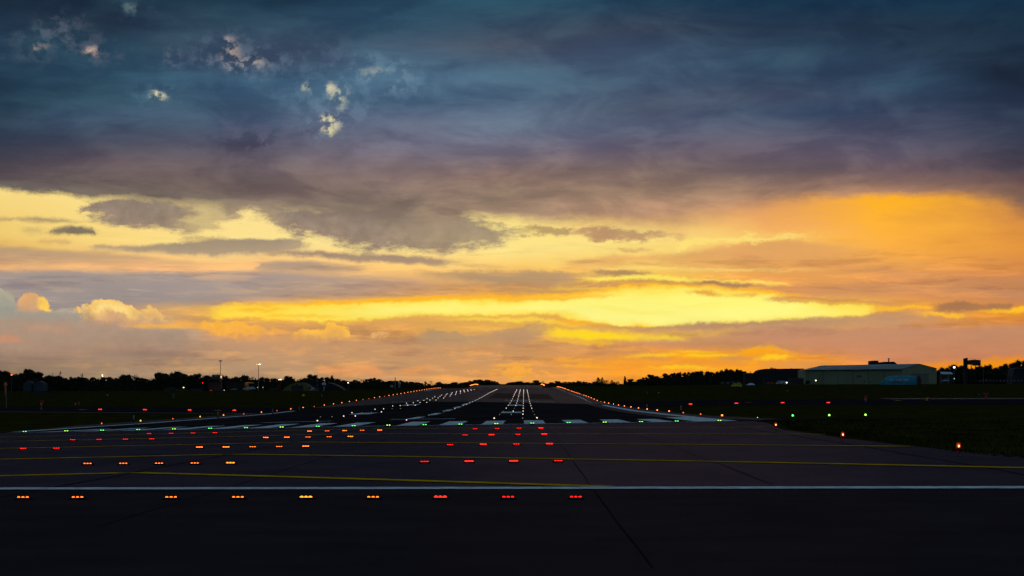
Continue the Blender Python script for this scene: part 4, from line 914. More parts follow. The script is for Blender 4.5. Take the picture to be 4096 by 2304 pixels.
# trees continuing beyond both sides of the picture
for k in range(12):
    tree(-30-48*k+R.uniform(-8,8), 1490+R.uniform(-10,14), 52, 1680, 'broad', None, 'dark tree in the line beyond the airfield at far left', 'trees at far left')
    tree(4130+46*k+R.uniform(-8,8), 1452+R.uniform(-10,14), 50, 1780, 'broad', None, 'dark tree behind the fence at far right', 'trees at far right')

# ---- buildings helpers: local x across, y away, z up
def site(name, px, Y, label, cat, rz=0.0, z=None):
    g = gnd(px, Y);
    if z is not None: g.z = z
    return empty(name, g, rz, label, cat)
def ppm(Y): return Y/F      # metres per photo pixel
# long pale green hangar at right
Y = 1450; k = ppm(Y); r = site('hangar', 3221, Y, 'long pale green hangar with low pitched roof behind the teal shelter', 'hangar')
gzb = r.location.z
def H(py): return at(3221, py, Y).z-gzb
LW = (3608-3221)*k; GW = (3765-3221)*k; e0, e1 = H(1480), H(1475); dp = 40
# front wall (long side) then gable end turned slightly away
m = MB(); m.add([(0,0,-1.5),(LW,0,-1.5),(LW,0,e1),(0,0,e0),(0,dp,-1.5),(LW,dp,-1.5),(LW,dp,e1),(0,dp,e0)],[(0,1,2,3),(5,4,7,6),(4,0,3,7),(1,5,6,2)]); m.build('wall', m_green, r)
px_ = (3684-3221)*k; pz = H(1455)
gdx = GW-LW
m = MB(); m.add([(LW,.02,-1.5),(GW,16,-1.5),(GW,16,H(1475)+.3),(px_,8,pz),(LW,.02,e1)],[(0,1,2,3,4)])
m.add([(GW,16,-1.5),(GW-8,dp,-1.5),(GW-8,dp,H(1475)),(GW,16,H(1475)+.3)],[(0,1,2,3)]); m.build('gable_wall', mat('cream green cladding', (.235,.25,.15), .7, .2, noise=(.08,.12)), r)
m = MB(); rl = (3301-3221)*k
m.add([(-.4,-.5,e0),(LW+.1,-.5,e1),(px_+.2,7.5,pz+.15),(rl,18,H(1461)+.1),(-.4,dp,e0)],[(0,1,2,3),(0,3,4)])
m.add([(px_+.2,7.5,pz+.15),(GW+.4,15.5,H(1475)+.4),(GW-8,dp,H(1475)),(rl,dp,H(1461))],[(0,1,2,3)]); m.add([(px_+.2,7.5,pz+.14),(rl,dp,H(1461)-.02),(rl,18,H(1461)+.08)],[(0,1,2)]); m.build('roof', m_roofg, r)
m = MB().box(-.5, LW+.2, -.75, -.45, e0-.35, e0+.02); m.build('gutter', m_roofd, r)
for pxr in (3232,3292,3352,3412,3474,3535):
    x = (pxr-3221)*k; MB().box(x-.1, x+.1, -.12, -.01, -.4, e0-.4).build('downpipe', m_dwall, r)
for pxr in (3432, 3441):
    x = (pxr-3221)*k; MB().box(x-.55, x+.55, -.10, -.02, H(1509), H(1501)).build('window', mat('blue grey pane', (.05,.07,.09), .3, .4) if 'blue grey pane' not in bpy.data.materials else bpy.data.materials['blue grey pane'], r)
for pxr, t in ((3458,1522),(3480,1526)):
    x = (pxr-3221)*k; MB().box(x-.3, x+.3, -.10, -.02, H(t+5), H(t)).build('vent', m_dwall, r)
def onG(px, off=-.25):
    t = (px-3608)/(3765-3608); x = LW+(GW-LW)*t; return x, 16*t+off
a_, b_ = onG(3647), onG(3728)
m = MB(); m.add([(a_[0],a_[1],-.5),(b_[0],b_[1],-.5),(b_[0],b_[1],H(1496)),(a_[0],a_[1],H(1496))],[(0,1,2,3)]); d_o = m.build('sliding_door', mat('greyer green door sheet', (.15,.165,.12), .7, .2), r)
m = MB(); m.add([(a_[0]-.2,a_[1]-.1,H(1496)),(b_[0]+.2,b_[1]-.1,H(1496)),(b_[0]+.2,b_[1]-.1,H(1494.5)),(a_[0]-.2,a_[1]-.1,H(1494.5))],[(0,1,2,3)]); m.build('door_rail', m_dwall, r)
for pxr in (3629,3666,3711,3746):
    q = onG(pxr, -.1); MB().box(q[0]-.25, q[0]+.25, q[1]-.1, q[1]+.1, H(1486), H(1482.5)).build('vent', m_dwall, r)
MB().tube((rl, 18, H(1461)), (rl, 18, H(1458)), .15, .1, 6).build('red_lamp', lamp('red beacon', (1,.1,.05), 1.0), r)
# dark building with chimney behind the hangar
r = site('industrial_building', 3483, 1560, 'black stepped rooftop with a chimney rising behind the hangar', 'building'); k = ppm(1560); zb = r.location.z
def Hh(py, Y): return at(0, py, Y).z-zb
MB().box(0, (3514-3483)*k, 0, 12, 0, Hh(1443.5,1560)).build('stair_block', m_roofd, r)
MB().box((3490-3483)*k, (3513-3483)*k, 1, 11, Hh(1443.5,1560)-.1, Hh(1442.3,1560)).build('parapet', m_roofd, r)
MB().prism([((3514-3483)*k,0),((3514-3483)*k,Hh(1449.5,1560)),((3538-3483)*k,Hh(1447,1560)),((3577-3483)*k,Hh(1446.5,1560)),((3588-3483)*k,Hh(1456,1560)),((3588-3483)*k,0)], 0, 14).build('roof_block', m_roofd, r)
x = (3560.5-3483)*k
MB().lathe([(.42,Hh(1447,1560)),(.40,Hh(1436,1560)),(.58,Hh(1435.5,1560)),(.58,Hh(1432,1560)),(.3,Hh(1432,1560))], 12, (x,6,0)).build('chimney', m_steel, r)
# long dark building left of the hangar
r = site('dark_hangar', 3028, 1600, 'long black flat roofed building left of the pale green hangar', 'building'); k = ppm(1600); zb = r.location.z
MB().prism([(0,0),(0,Hh(1488,1600)),(7*k,Hh(1482,1600)),(20*k,Hh(1477,1600)),(34*k,Hh(1475,1600)),(186*k,Hh(1474,1600)),(193*k,Hh(1477,1600)),(215*k,Hh(1477,1600)),(215*k,0)], 0, 25).build('hall', m_roofd, r)
MB().box(-.8, 22*k, -1.0, 0, Hh(1488,1600), Hh(1486.5,1600)).build('canopy', m_dwall, r)
MB().box(-45*k, 0, 2, 20, 0, Hh(1492,1600)).build('side_wing', m_roofd, r)
MB().box(-43*k, -39.5*k, 4, 6, Hh(1492,1600)-.1, Hh(1486,1600)).build('chimney', m_roofd, r)
r = site('low_shed', 3160, 1460, 'low grey shed with two rows of cladding against the hangar', 'shed'); k = ppm(1460); zb = r.location.z
MB().box(0, 59*k, 0, 8, 0, Hh(1512,1460)).build('wall', mat('grey cladding', (.075,.07,.06), .8, .1), r)
MB().box(-.2, 59*k, -.3, 0, Hh(1522.5,1460), Hh(1521,1460)).build('trim', m_dwall, r)
r = site('annex_building', 3766, 1490, 'low dark annex with pale blue grey roof beside the hangar', 'building'); k = ppm(1490); zb = r.location.z
MB().box(0, 45*k, 0, 8, -.5, Hh(1497,1490)).build('wall', m_dwall, r)
MB().add([(-.1,-.4,Hh(1497,1490)),(45*k+.2,-.4,Hh(1497,1490)),(44*k,6,Hh(1487,1490)),(-.1,6,Hh(1487,1490))],[(0,1,2,3)]).build('roof', m_wht if False else mat('pale sheet roof', (.33,.42,.46), .6, .3), r)
MB().box(26*k, 28*k, -.12, 0, -.3, Hh(1500,1490)).build('doorpost', m_steel, r)
# teal arched shelter
r = site('arched_shelter', 3523, 1380, 'teal arched fabric shelter in front of the pale green hangar', 'shelter'); k = ppm(1380); zb = r.location.z-.4; r.location.z = zb
ht = Hh(1503,1380); Lx = (3668-3540)*k; rad = (3683-3653)*k/2
m = MB(); segs = 14; prof = []
def arch(x, y0, rr, hh, n=14): return [(x, y0-cos(pi*i/n)*rr*1.2, sin(pi*i/n)*hh) for i in range(n+1)]
rings = [arch(0, 0, .6, ht*.25), arch(1.5, 0, 2.6, ht*.55), arch(3.4, 0, 4.2, ht*.86), arch(5.6, 0, 5.0, ht), arch(Lx+1.2, 0, 5.0, ht)]
for rg in rings: m.v += rg
w = segs+1
for j in range(len(rings)-1):
    for i in range(segs): m.f.append((j*w+i, j*w+i+1, (j+1)*w+i+1, (j+1)*w+i))
m.build('fabric_cover', m_teal, r, smooth=True)
m = MB()
n = 20
o_ = [(Lx+1.2+(1-cos(pi*i/n))*rad*.98, -5.0*1.2*cos(pi*i/n)*0-4+8*(i/n), sin(pi*i/n)*ht*.99) for i in range(n+1)]
m.v += o_+[(Lx+1.2+rad*.98, 0, 0)]
for i in range(n): m.f.append((i, i+1, n+1))
m.build('mouth_shade_fill', m_black, r)  # black sheet stands in for the shade inside the open shelter
m = MB()
for i in range(n): m.tube(o_[i], o_[i+1], .13, .13, 6)
m.build('mouth_frame', m_teal, r)
# light aircraft parked in front of the shelter
def aircraft(name, px, base, Y, label, s=1.0):
    g = at(px, base, Y); r = empty(name, g, 0, label, 'aircraft')
    MB().lathe([(0,-3.4),(.28,-3.2),(.42,-2.6),(.52,-1.2),(.50,.2),(.30,2.2),(.12,3.6),(0,3.7)], 12, (0,0,1.15), 'x').build('fuselage', m_wht, r, smooth=True)
    MB().prism([(-1.6,1.9),(-1.5,2.08),(-.4,2.10),(.1,1.98),(.1,1.9)], -4.6, 4.6).build('wing', m_wht, r)
    MB().prism([(-1.1,1.55),(-.7,1.95),(.5,1.95),(.9,1.6)], -.44, .44).build('cabin_window', m_glass, r)
    MB().prism([(2.6,1.3),(3.3,2.6),(3.8,2.6),(3.7,1.2)], -.05, .05).build('tail_fin', m_wht, r)
    MB().box(2.9, 3.7, -1.5, 1.5, 1.25, 1.33).build('tailplane', m_wht, r)
    for x, y in ((-2.4,0),(.2,-1.0),(.2,1.0)):
        w = MB().lathe([(.12,-.08),(.24,-.07),(.24,.07),(.12,.08)], 12, (x,y,.24), 'y').build('wheel', m_black, r)
        MB().tube((x,y,.24),(x*.9,y*.5,.9),.05).build('strut', m_wht, r)
    MB().box(-3.2, 3.0, -.53, -.50, 1.05, 1.17).build('red_stripe', m_red, r)
    r.scale = (s,)*3; return r
aircraft('light_aircraft', 3580, 1532.5, 1340, 'small white high wing aircraft parked before the teal shelter', 1.0).rotation_euler = (0,0,.5)
aircraft('light_aircraft', 3612, 1532.5, 1345, 'second small white aircraft, nearer the dark mouth of the shelter', 1.0).rotation_euler = (0,0,-.9)
# vehicles
def car(name, px, base, Y, label, cat, body, L=4.5, Hh_=1.5, two=None, flip=False, est=False):
    g = at(px, base, Y); r = empty(name, g, 0, label, cat); h = Hh_; s = 1
    lo = [(-L/2,.32),(-L/2,.62),(-L/2+.12,h*.56),(-L/2+1.15,h*.62),(L/2-.2,h*.62),(L/2,h*.55),(L/2,.32)]
    up = [(-L/2+1.05,h*.60),(-L/2+1.75,h*.97),(-L/2+2.1,h),(L/2-(.35 if est else 1.0),h),(L/2-(.1 if est else .35),h*.60)]
    MB().prism(lo, -.85, .85).build('body', body, r)
    MB().prism(up, -.74, .74).build('cabin', body, r)
    gl = [(-L/2+1.35,h*.64),(-L/2+1.85,h*.92),(L/2-(.55 if est else 1.1),h*.92),(L/2-(.4 if est else .7),h*.64)]
    MB().prism(gl, -.75, -.745).build('side_window', m_glass, r); MB().prism(gl, .745, .75).build('side_window', m_glass, r)
    for x in (-L/2+.85, L/2-.85):
        for y in (-.80, .80):
            w = MB().lathe([(.2,-.11),(.34,-.10),(.34,.10),(.2,.11)], 14, (x,y,.34), 'y').build('wheel', m_black, r)
            MB().lathe([(0,-.115),(.19,-.112),(.19,.112),(0,.115)], 10, (0,0,0), 'y').build('rim', m_steel, w, loc=(x,y,.34))
    for y in (-.6,.6): MB().box(-L/2-.02, -L/2+.1, y-.15, y+.15, .62, .76).build('headlight', m_wht, r)
    if two:
        for i in range(5):
            for j in range(2):
                if (i+j) % 2: MB().box(-L/2+.75+i*.62, -L/2+1.33+i*.62, -.856, -.851, .36+j*.26, .60+j*.26).build('red_panel', two, r)
        MB().box(-.25, .35, -.5, .5, h+.005, h+.10).build('light_bar', m_yel, r)
    if flip: r.rotation_euler = (0,0,pi)
    return r
car('fire_car', 2946, 1548.5, 1130, 'fluorescent yellow and red chequered estate car on the grass', 'fire car', m_hiviz, 4.6, 1.75, m_red, est=True)
car('parked_car', 3782, 1527, 1400, 'white car parked right of the teal shelter', 'car', m_wht, 4.3, 1.5)
car('parked_car', 3080, 1537, 1400, 'dark red car parked left of the white van', 'car', m_red, 4.3, 1.4)
car('parked_car', 880, 1561.5, 1560, 'dark car with a lit headlamp below the control tower', 'car', m_dwall, 4.3, 1.5)
car('parked_car', 935, 1561.5, 1560, 'dim car parked between tower and lit shelter', 'car', m_steel, 4.2, 1.4)
car('parked_car', 1097, 1560.5, 1560, 'dark car with amber rear lamp right of the lit mast', 'car', m_dwall, 4.4, 1.5)
def van(px, base, Y, label, flip=False):
    g = at(px, base, Y); r = empty('parked_van', g, 0, label, 'van')
    MB().prism([(-2.5,.35),(-2.5,.9),(-2.0,1.15),(-1.5,1.95),(-1.2,2.05),(2.5,2.05),(2.5,.35)], -.9, .9).build('body', m_wht, r)
    MB().prism([(-1.85,1.2),(-1.45,1.85),(-.6,1.85),(-.6,1.2)], -.905, -.9).build('side_window', m_glass, r)
    for x in (-1.6, 1.6):
        for y in (-.85,.85): MB().lathe([(.2,-.11),(.36,-.10),(.36,.10),(.2,.11)], 14, (x,y,.36), 'y').build('wheel', m_black, r)
    if flip: r.rotation_euler = (0,0,pi)
van(3122, 1538, 1380, 'white van parked beside the low white hut'); van(988, 1561, 1560, 'white van under the lit open shelter'); van(1006, 1560, 1565, 'right hand white van beside the lit open shelter', True)
# white tent and hut
g = at(2986, 1540, 1250); r = empty('tent', g, 0, 'low white tent on the grass right of the yellow car', 'tent'); k = ppm(1250)
MB().add([(0,0,0),(34*k,0,0),(34*k,4,0),(0,4,0),(14*k,1,7.5*k),(24*k,1,7.5*k),(32*k,2,4.5*k),(34*k,0,3*k),(5*k,2,2*k)],[(0,1,7,5,4),(7,6,5),(1,2,6,7),(2,3,8,4,5,6),(0,4,8),(0,8,3)]).build('canvas', mat('white canvas', (.55,.66,.72), .8, .1), r)
MB().box(26*k, 34*k, .3, 3, -1.2, 0.05).build('base_box', m_dwall, r)
g = at(3131, 1538, 1385); r = empty('hut', g, 0, 'low white hut with dark window slits and a lamp', 'hut'); k = ppm(1385)
MB().box(0, 20*k, 0, 3, 0, 12*k).build('wall', mat('dull white wall', (.14,.15,.15), .8, .1), r)
for i in range(3): MB().box((3+2.2*i)*k, (4.2+2.2*i)*k, -.06, 0, 2*k, 6*k).build('window', m_black, r)
for i, px in enumerate((2884,2906,2928,2950)):
    g = at(px, 1539.5, 1300); r = empty('caravan', g, 0, '%s of four low pale caravans before the dark wood' % ('leftmost','second','third','rightmost')[i], 'caravan', None); k = ppm(1300)
    MB().prism([(0,.4),(.1,2.0*.7),(.5,1.75),(12*k-.3,1.75),(12*k,1.2),(12*k,.4)], 0, 2).build('body', mat('dim white panel', (.09,.10,.11), .8, .1) if 'dim white panel' not in bpy.data.materials else bpy.data.materials['dim white panel'], r)
    for x in (3*k, 9*k): MB().lathe([(.1,-.08),(.3,-.07),(.3,.07),(.1,.08)], 10, (x,.1,.3), 'y').build('wheel', m_black, r)
# fence panels at far right
for i in range(14):
    g = gnd(3905+14*i, 1470); g.z = at(0, 1526.5, 1470).z; r = empty('fence_panel', g, 0, 'low grey fence panel in the row before the trees at far right', 'fence', 'fence panels at far right'); k = ppm(1470)
    MB().box(0, 12*k, 0, .1, 0, 7.5*k).build('panel', mat('grey fence sheet', (.035,.04,.045), .8, .1) if 'grey fence sheet' not in bpy.data.materials else bpy.data.materials['grey fence sheet'], r)
    MB().box(12*k, 14*k, -.05, .12, 0, 8*k).build('post', m_steel, r)
# water tower
r = site('water_tower', 3858, 1720, 'dark water tower with slanted left fin and railed tank on the skyline', 'water tower'); k = ppm(1720); zb = r.location.z
MB().prism([(0,0),(0,Hh(1434,1720)),(12.5*k,Hh(1431,1720)),(12.5*k,0)], 0, 5).build('stair_tower', m_roofd, r)
MB().prism([(12.6*k,Hh(1458,1720)),(12.6*k,Hh(1441.5,1720)),(41*k,Hh(1438,1720)),(65*k,Hh(1441,1720)),(65*k,Hh(1462,1720)),(40*k,Hh(1462,1720)),(40*k,Hh(1458.5,1720))], 0, 9).build('tank', m_dwall, r)
for x in (15,30,47,63): MB().box((x-1)*k, (x+1)*k, 3, 4, 0, Hh(1458,1720)).build('leg', m_roofd, r)
m = MB()
for i in range(9): x = (14+6.2*i)*k; zt = Hh(1441.3-(3.2*(1-abs(i-4.5)/4.5)),1720); m.tube((x,1,zt),(x,1,zt+5*k),.05,.05,5)
for i in range(8):
    x0, x1 = (14+6.2*i)*k, (20.2+6.2*i)*k; z0 = Hh(1441.3-(3.2*(1-abs(i-4.5)/4.5)),1720)+4.8*k; z1 = Hh(1441.3-(3.2*(1-abs(i-3.5)/4.5)),1720)+4.8*k; m.tube((x0,1,z0),(x1,1,z1),.05,.05,5)
m.build('railing', m_steel, r); MB().tube((65.3*k,1,Hh(1446,1720)),(65.3*k,1,Hh(1433.5,1720)),.07,.05,5).build('aerial', m_steel, r)
MB().box(65*k, 70*k, 1, 2, Hh(1458.5,1720), Hh(1457.5,1720)).build('bracket', m_dwall, r)
r = site('dark_hangar', 4050, 1600, 'dark rounded hangar half hidden by trees at the right edge', 'hangar'); k = ppm(1600); zb = r.location.z
MB().prism([(0,0),(2*k,Hh(1500,1600)),(8*k,Hh(1475,1600)),(14*k,Hh(1471,1600)),(90*k,Hh(1471,1600)),(96*k,Hh(1480,1600)),(98*k,0)], 0, 20).build('shell', m_roofd, r)
MB().box(9*k, 90*k, -.4, 0, Hh(1475,1600), Hh(1471.5,1600)).build('roof_edge', mat('dull blue roof edge', (.06,.09,.10), .7, .2), r)
# lamp posts
def lamp_post(px, top, Y, label, bulbs, rad=.05, lampm=None, glow=.24, base=None):
    g = gnd(px, Y)
    if base: g.z = at(px, base, Y).z
    r = empty('lamp_post', g, 0, label, 'lamp post'); h = at(px, top, Y).z-g.z
    MB().tube((0,0,-.5),(0,0,h),rad*1.6,rad,8).build('pole', m_steel, r)
    MB().box(-.35,.35,-.1,.1,h-.12,h+.05).build('lamp_head', m_housing, r)
    for dxp, dyp, s in bulbs:
        MB().lathe([(0,-1),(.7,-.7),(1,0),(.7,.7),(0,1)], 10).build('bulb', lampm or m_bulb, r, loc=(dxp, -.3, h+dyp)).scale = (glow*s,)*3
    return r
m_bw = lamp('white flood bulb', (.85,.95,1), 3.5); m_cy = lamp('cyan bulb', (.5,1,.9), 1.6)
lamp_post(3816, 1469.5, 1500, 'tall pole with bright white flood lamp right of the hangar', [(0,0,1.9),(.5,.15,1.0)], .07, m_bw, .3)
lamp_post(3816.5, 1514.5, 1480, 'short lamp under the bright flood lamp pole', [(0,0,1)], .04, m_cy, .22)
lamp_post(3263, 1522, 1420, 'short post with a yellow lamp before the hangar wall', [(0,0,1.0)], .12, m_bulb, .34)
lamp_post(3146.5, 1530.5, 1375, 'small warm lamp above the low white hut', [(0,0,1.0)], .05, m_bulb, .34)
lamp_post(1392.5, 1531, 1650, 'single yellow lamp in the dark trees right of the radar shelter', [(0,0,1.0)], .05, m_bulb, .34)
lamp_post(685.5, 1553.5, 1600, 'pale lamp over the low huts, left one of two', [(0,0,.9)], .05, m_bulb, .3)
lamp_post(734.5, 1550, 1600, 'flat yellow lamp over the low huts, right one of two', [(-.2,0,.7),(.2,0,.7)], .05, m_bulb, .3)
lamp_post(46.5, 1499.7, 1640, 'orange lamp glowing through the trees at the far left', [(-.3,0,.8),(.1,0,.8),(.4,0,.7)], .05, m_edgL, .3)
lamp_post(811, 1531.5, 1640, 'small red lamp left of the control tower', [(0,0,.9)], .05, m_redL2, .3)
lamp_post(897, 1561, 1545, 'low pale lamp on the ground right of the tower', [(0,0,1)], .05, lamp('pale bulb', (1,.8,.6), .8), .3)
lamp_post(1031, 1549.5, 1600, 'left of two dim lamps at the foot of the lit mast', [(0,0,.8)], .05, lamp('dull yellow bulb', (1,.7,.3), 1.0), .3)
lamp_post(1052, 1549.5, 1600, 'right of two dim lamps at the foot of the lit mast', [(0,0,.8)], .05, bpy.data.materials['dull yellow bulb'], .3)
# high masts
r = site('high_mast', 882, 1620, 'tall unlit floodlight mast with wide flat head behind the tower', 'mast'); k = ppm(1620); h = at(0,1444,1620).z-r.location.z
MB().tube((0,0,0),(0,0,h),.26,.15,10).build('pole', m_steel, r)
MB().lathe([(.2,h-.3),(1.5,h-.1),(1.55,h+.12),(.9,h+.3),(.4,h+.45),(0,h+.5)], 18).build('head_ring', m_steel, r)
r = site('high_mast', 1034, 1620, 'tall mast with lit orange and white floodlights', 'mast'); h = at(0,1457,1620).z-r.location.z
MB().tube((0,0,0),(0,0,h),.24,.14,10).build('pole', m_steel, r)
MB().lathe([(.2,h-.2),(1.2,h),(1.2,h+.2),(.3,h+.35),(0,h+.36)], 18).build('head_ring', m_housing, r)
for x, s in ((-.95,.40),(.4,.36),(.85,.44),(1.2,.34)):
    MB().lathe([(0,-.6),(.8,-.4),(1,0),(.8,.4),(0,.6)], 10).build('floodlight', m_floodL if x > 0 else m_edgL, r, loc=(x,-1.0,h-.05)).scale = (s,)*3
# stadium floodlights
for px, t, lit, lab in ((240,1487,0,'left unlit stadium floodlight rack above the trees'),(327,1495,0,'middle unlit stadium floodlight rack above the trees'),(406.5,1500,1,'right stadium floodlight rack with one lamp cluster lit')):
    Y = 1850; r = site('stadium_light', px, Y, lab, 'floodlight'); k = ppm(Y); h = at(0,t,Y).z-r.location.z
    MB().tube((0,0,0),(0,0,h-1.2),.22,.14,8).build('pole', m_steel, r)
    m = MB()
    for i in range(4): m.box(-4.4*k, .6*k, -.1, .1, h-2.1+i*.55, h-2.0+i*.55)
    for i in range(3): m.box((-4.4+2.4*i)*k, (-4.0+2.4*i)*k, -.12, .12, h-2.1, h-.2)
    m.build('back_frame', m_steel, r)
    for i in range(3): MB().lathe([(0,-.3),(.3,-.25),(.38,.1),(0,.2)], 10, (3.2*k+.15*(i%2), -.3, h-1.6+i*.75), 'y').build('floodlight', m_floodL if lit and i else m_black, r)
# control tower
Y = 1580; r = site('control_tower', 838, Y, 'dark brick control tower with greenish glass cab and roof aerials', 'control tower'); k = ppm(Y); zb = r.location.z
MB().box(-4*k, 44*k, 0, 9, 0, Hh(1528,Y)).build('brick_body', m_brick, r)
MB().box(-6*k, 46*k, -.6, 9, Hh(1528.5,Y), Hh(1527,Y)).build('cornice', m_dwall, r)
MB().box(-6.5*k, 43*k, -.9, 9, Hh(1521,Y), Hh(1514,Y)).build('balcony', m_dwall, r)
MB().prism([(8*k,Hh(1514,Y)),(8*k,Hh(1503,Y)),(11*k,Hh(1500,Y)),(41*k,Hh(1500,Y)),(44*k,Hh(1503,Y)),(44*k,Hh(1514,Y))], 0, 8).build('glass_cab', m_glass, r)
for i in range(4): MB().box((18+3.5*i)*k,(20.5+3.5*i)*k,-.08,-.01,Hh(1504.5,Y),Hh(1503.6,Y)).build('lit_screen', lamp('green screen %d' % i, (.1,.8,.5), .12), r)
MB().box(12*k, 41*k, 1, 7, Hh(1500,Y), Hh(1499,Y)).build('roof', m_dwall, r)
for px0 in (7.5, 22.0):
    w_ = MB().box(px0*k, (px0+7)*k, -.09, -.01, Hh(1541,Y), Hh(1533,Y)).build('window', mat('pale window frame', (.16,.15,.14), .8, .1) if 'pale window frame' not in bpy.data.materials else bpy.data.materials['pale window frame'], r)
    for j in range(3): MB().box((px0+.6+2.2*j)*k,(px0+2.2+2.2*j)*k,-.13,-.10,Hh(1540.4,Y),Hh(1533.8,Y)).build('pane', m_black, w_)
m = MB()
for z in (1498, 1495.5): m.box(12*k, 41*k, .5, .6, Hh(z+.25,Y), Hh(z-.1,Y))
for i in range(8): m.box((12+4.1*i)*k-.04, (12+4.1*i)*k+.04, .5, .6, Hh(1500,Y), Hh(1495,Y))
m.build('roof_railing', m_steel, r)
for i, (x, t) in enumerate(((13,1489.5),(24,1489),(30,1490),(34,1489),(40,1489.5))): MB().tube((x*k,2,Hh(1499,Y)),(x*k,2,Hh(t,Y)),.05,.04,5).build('aerial', m_steel, r)
# huts and shelter around the tower
r = site('long_shed', 905, 1600, 'long low dark shed between the tower and the lit shelter', 'shed'); k = ppm(1600); zb = r.location.z
MB().box(0, 76*k, 0, 10, 0, Hh(1530,1600)).build('wall', m_roofd, r)
MB().box(-.5, 80*k, -.5, 10.4, Hh(1530,1600), Hh(1528.6,1600)).build('roof', m_dwall, r)
r = site('lit_shelter', 977, 1590, 'open shelter with orange lit roof edge and posts', 'shelter'); k = ppm(1590); zb = r.location.z
MB().box(6*k, 34.5*k, -.6, 9, Hh(1532.5,1590), Hh(1529.5,1590)).build('roof', mat('fascia with lamplight colour', (.55,.32,.14), .8, .1), r)  # orange lamplight on the roof edge is put into its base colour
MB().box(1.5*k, 16*k, .2, .4, Hh(1541,1590), Hh(1533,1590)).build('sign_board', mat('warm board', (.25,.14,.05), .8, .1), r)
for i in range(5): MB().box((2+3.6*i)*k, (2.8+3.6*i)*k, 0, .15, 0, Hh(1534,1590)).build('post', bpy.data.materials['warm board'], r)
lt = bpy.data.lights.new('shelter_lamp', 'POINT'); lt.energy = 260; lt.color = (1,.55,.2); lt.shadow_soft_size = .3; lo_ = bpy.data.objects.new('shelter_lamp', lt); C.objects.link(lo_); lo_.parent = r; lo_.location = (14*k, -5, 2.2)
for i, (px, wd, t, lab) in enumerate(((655,36,1552,'low hut with a pale roof edge, left of the tower'),(600,50,1558,'low dark huts at the far edge of the grass'),(700,48,1554,'low reddish hut beneath the yellow lamp'),(760,40,1553,'small blue grey hut left of the tower'),(210,60,1566,'dim blue container row on the far grass'))):
    Y = 1560 if i < 4 else 1300; r = site('hut', px, Y, lab, 'hut'); k = ppm(Y); zb = r.location.z
    if i == 4: r.location = at(120, 1578.5, 1200); zb = r.location.z; k = ppm(1200); wd = 92; Y = 1200
    MB().box(0, wd*k, 0, 5, 0, Hh(t,Y)).build('wall', (m_dwall, m_roofd, m_brick, m_dwall, mat('dim blue container', (.03,.045,.055), .8, .1))[i], r)
    MB().box(-.2, wd*k+.2, -.3, 5, Hh(t,Y), Hh(t-.9,Y)).build('roof', m_roofg if i in (0,) else m_roofd, r)
# dim gabled sheds far left
for px, w_, t, lab in ((92,34,1523,'left one of two dim gabled sheds under the far left trees'),(134,40,1524,'right one of two dim gabled sheds under the far left trees')):
    Y = 1600; r = site('gabled_shed', px, Y, lab, 'shed'); k = ppm(Y); zb = r.location.z; gm = mat('dim blue grey sheet', (.045,.06,.075), .8, .1)
    MB().prism([(0,0),(0,Hh(t+10,Y)),(w_*k/2,Hh(t,Y)),(w_*k,Hh(t+10,Y)),(w_*k,0)], 0, 14).build('gable_wall', gm, r)
    MB().add([(-.3,-.3,Hh(t+10.3,Y)),(w_*k/2,-.3,Hh(t-.3,Y)),(w_*k/2,14,Hh(t-.3,Y)),(-.3,14,Hh(t+10.3,Y)),(w_*k+.3,-.3,Hh(t+10.3,Y)),(w_*k+.3,14,Hh(t+10.3,Y))],[(0,1,2,3),(1,4,5,2)]).build('roof', m_roofd, r)
# windsock
Y = 560; g = at(22, 1590, Y); g.z = gz(g.x, Y); r = empty('windsock', g, 0, 'limp orange windsock hanging from a pole at the far left', 'windsock'); zb = g.z
MB().tube((.18,0,0),(.18,0,Hh(1529,Y)+.1),.06,.04,8).build('pole', m_steel, r)
ht = Hh(1530,Y); hb = Hh(1582,Y)
MB().lathe([(.12,hb),(.15,hb+.4),(.20,ht-1.2),(.26,ht-.9),(.38,ht-.45),(.36,ht-.15),(.2,ht),(0,ht+.03)], 14).build('sock', m_orange, r, smooth=True)
MB().lathe([(.38,ht-.5),(.40,ht-.46),(.38,ht-.42)], 14).build('hoop', m_steel, r)
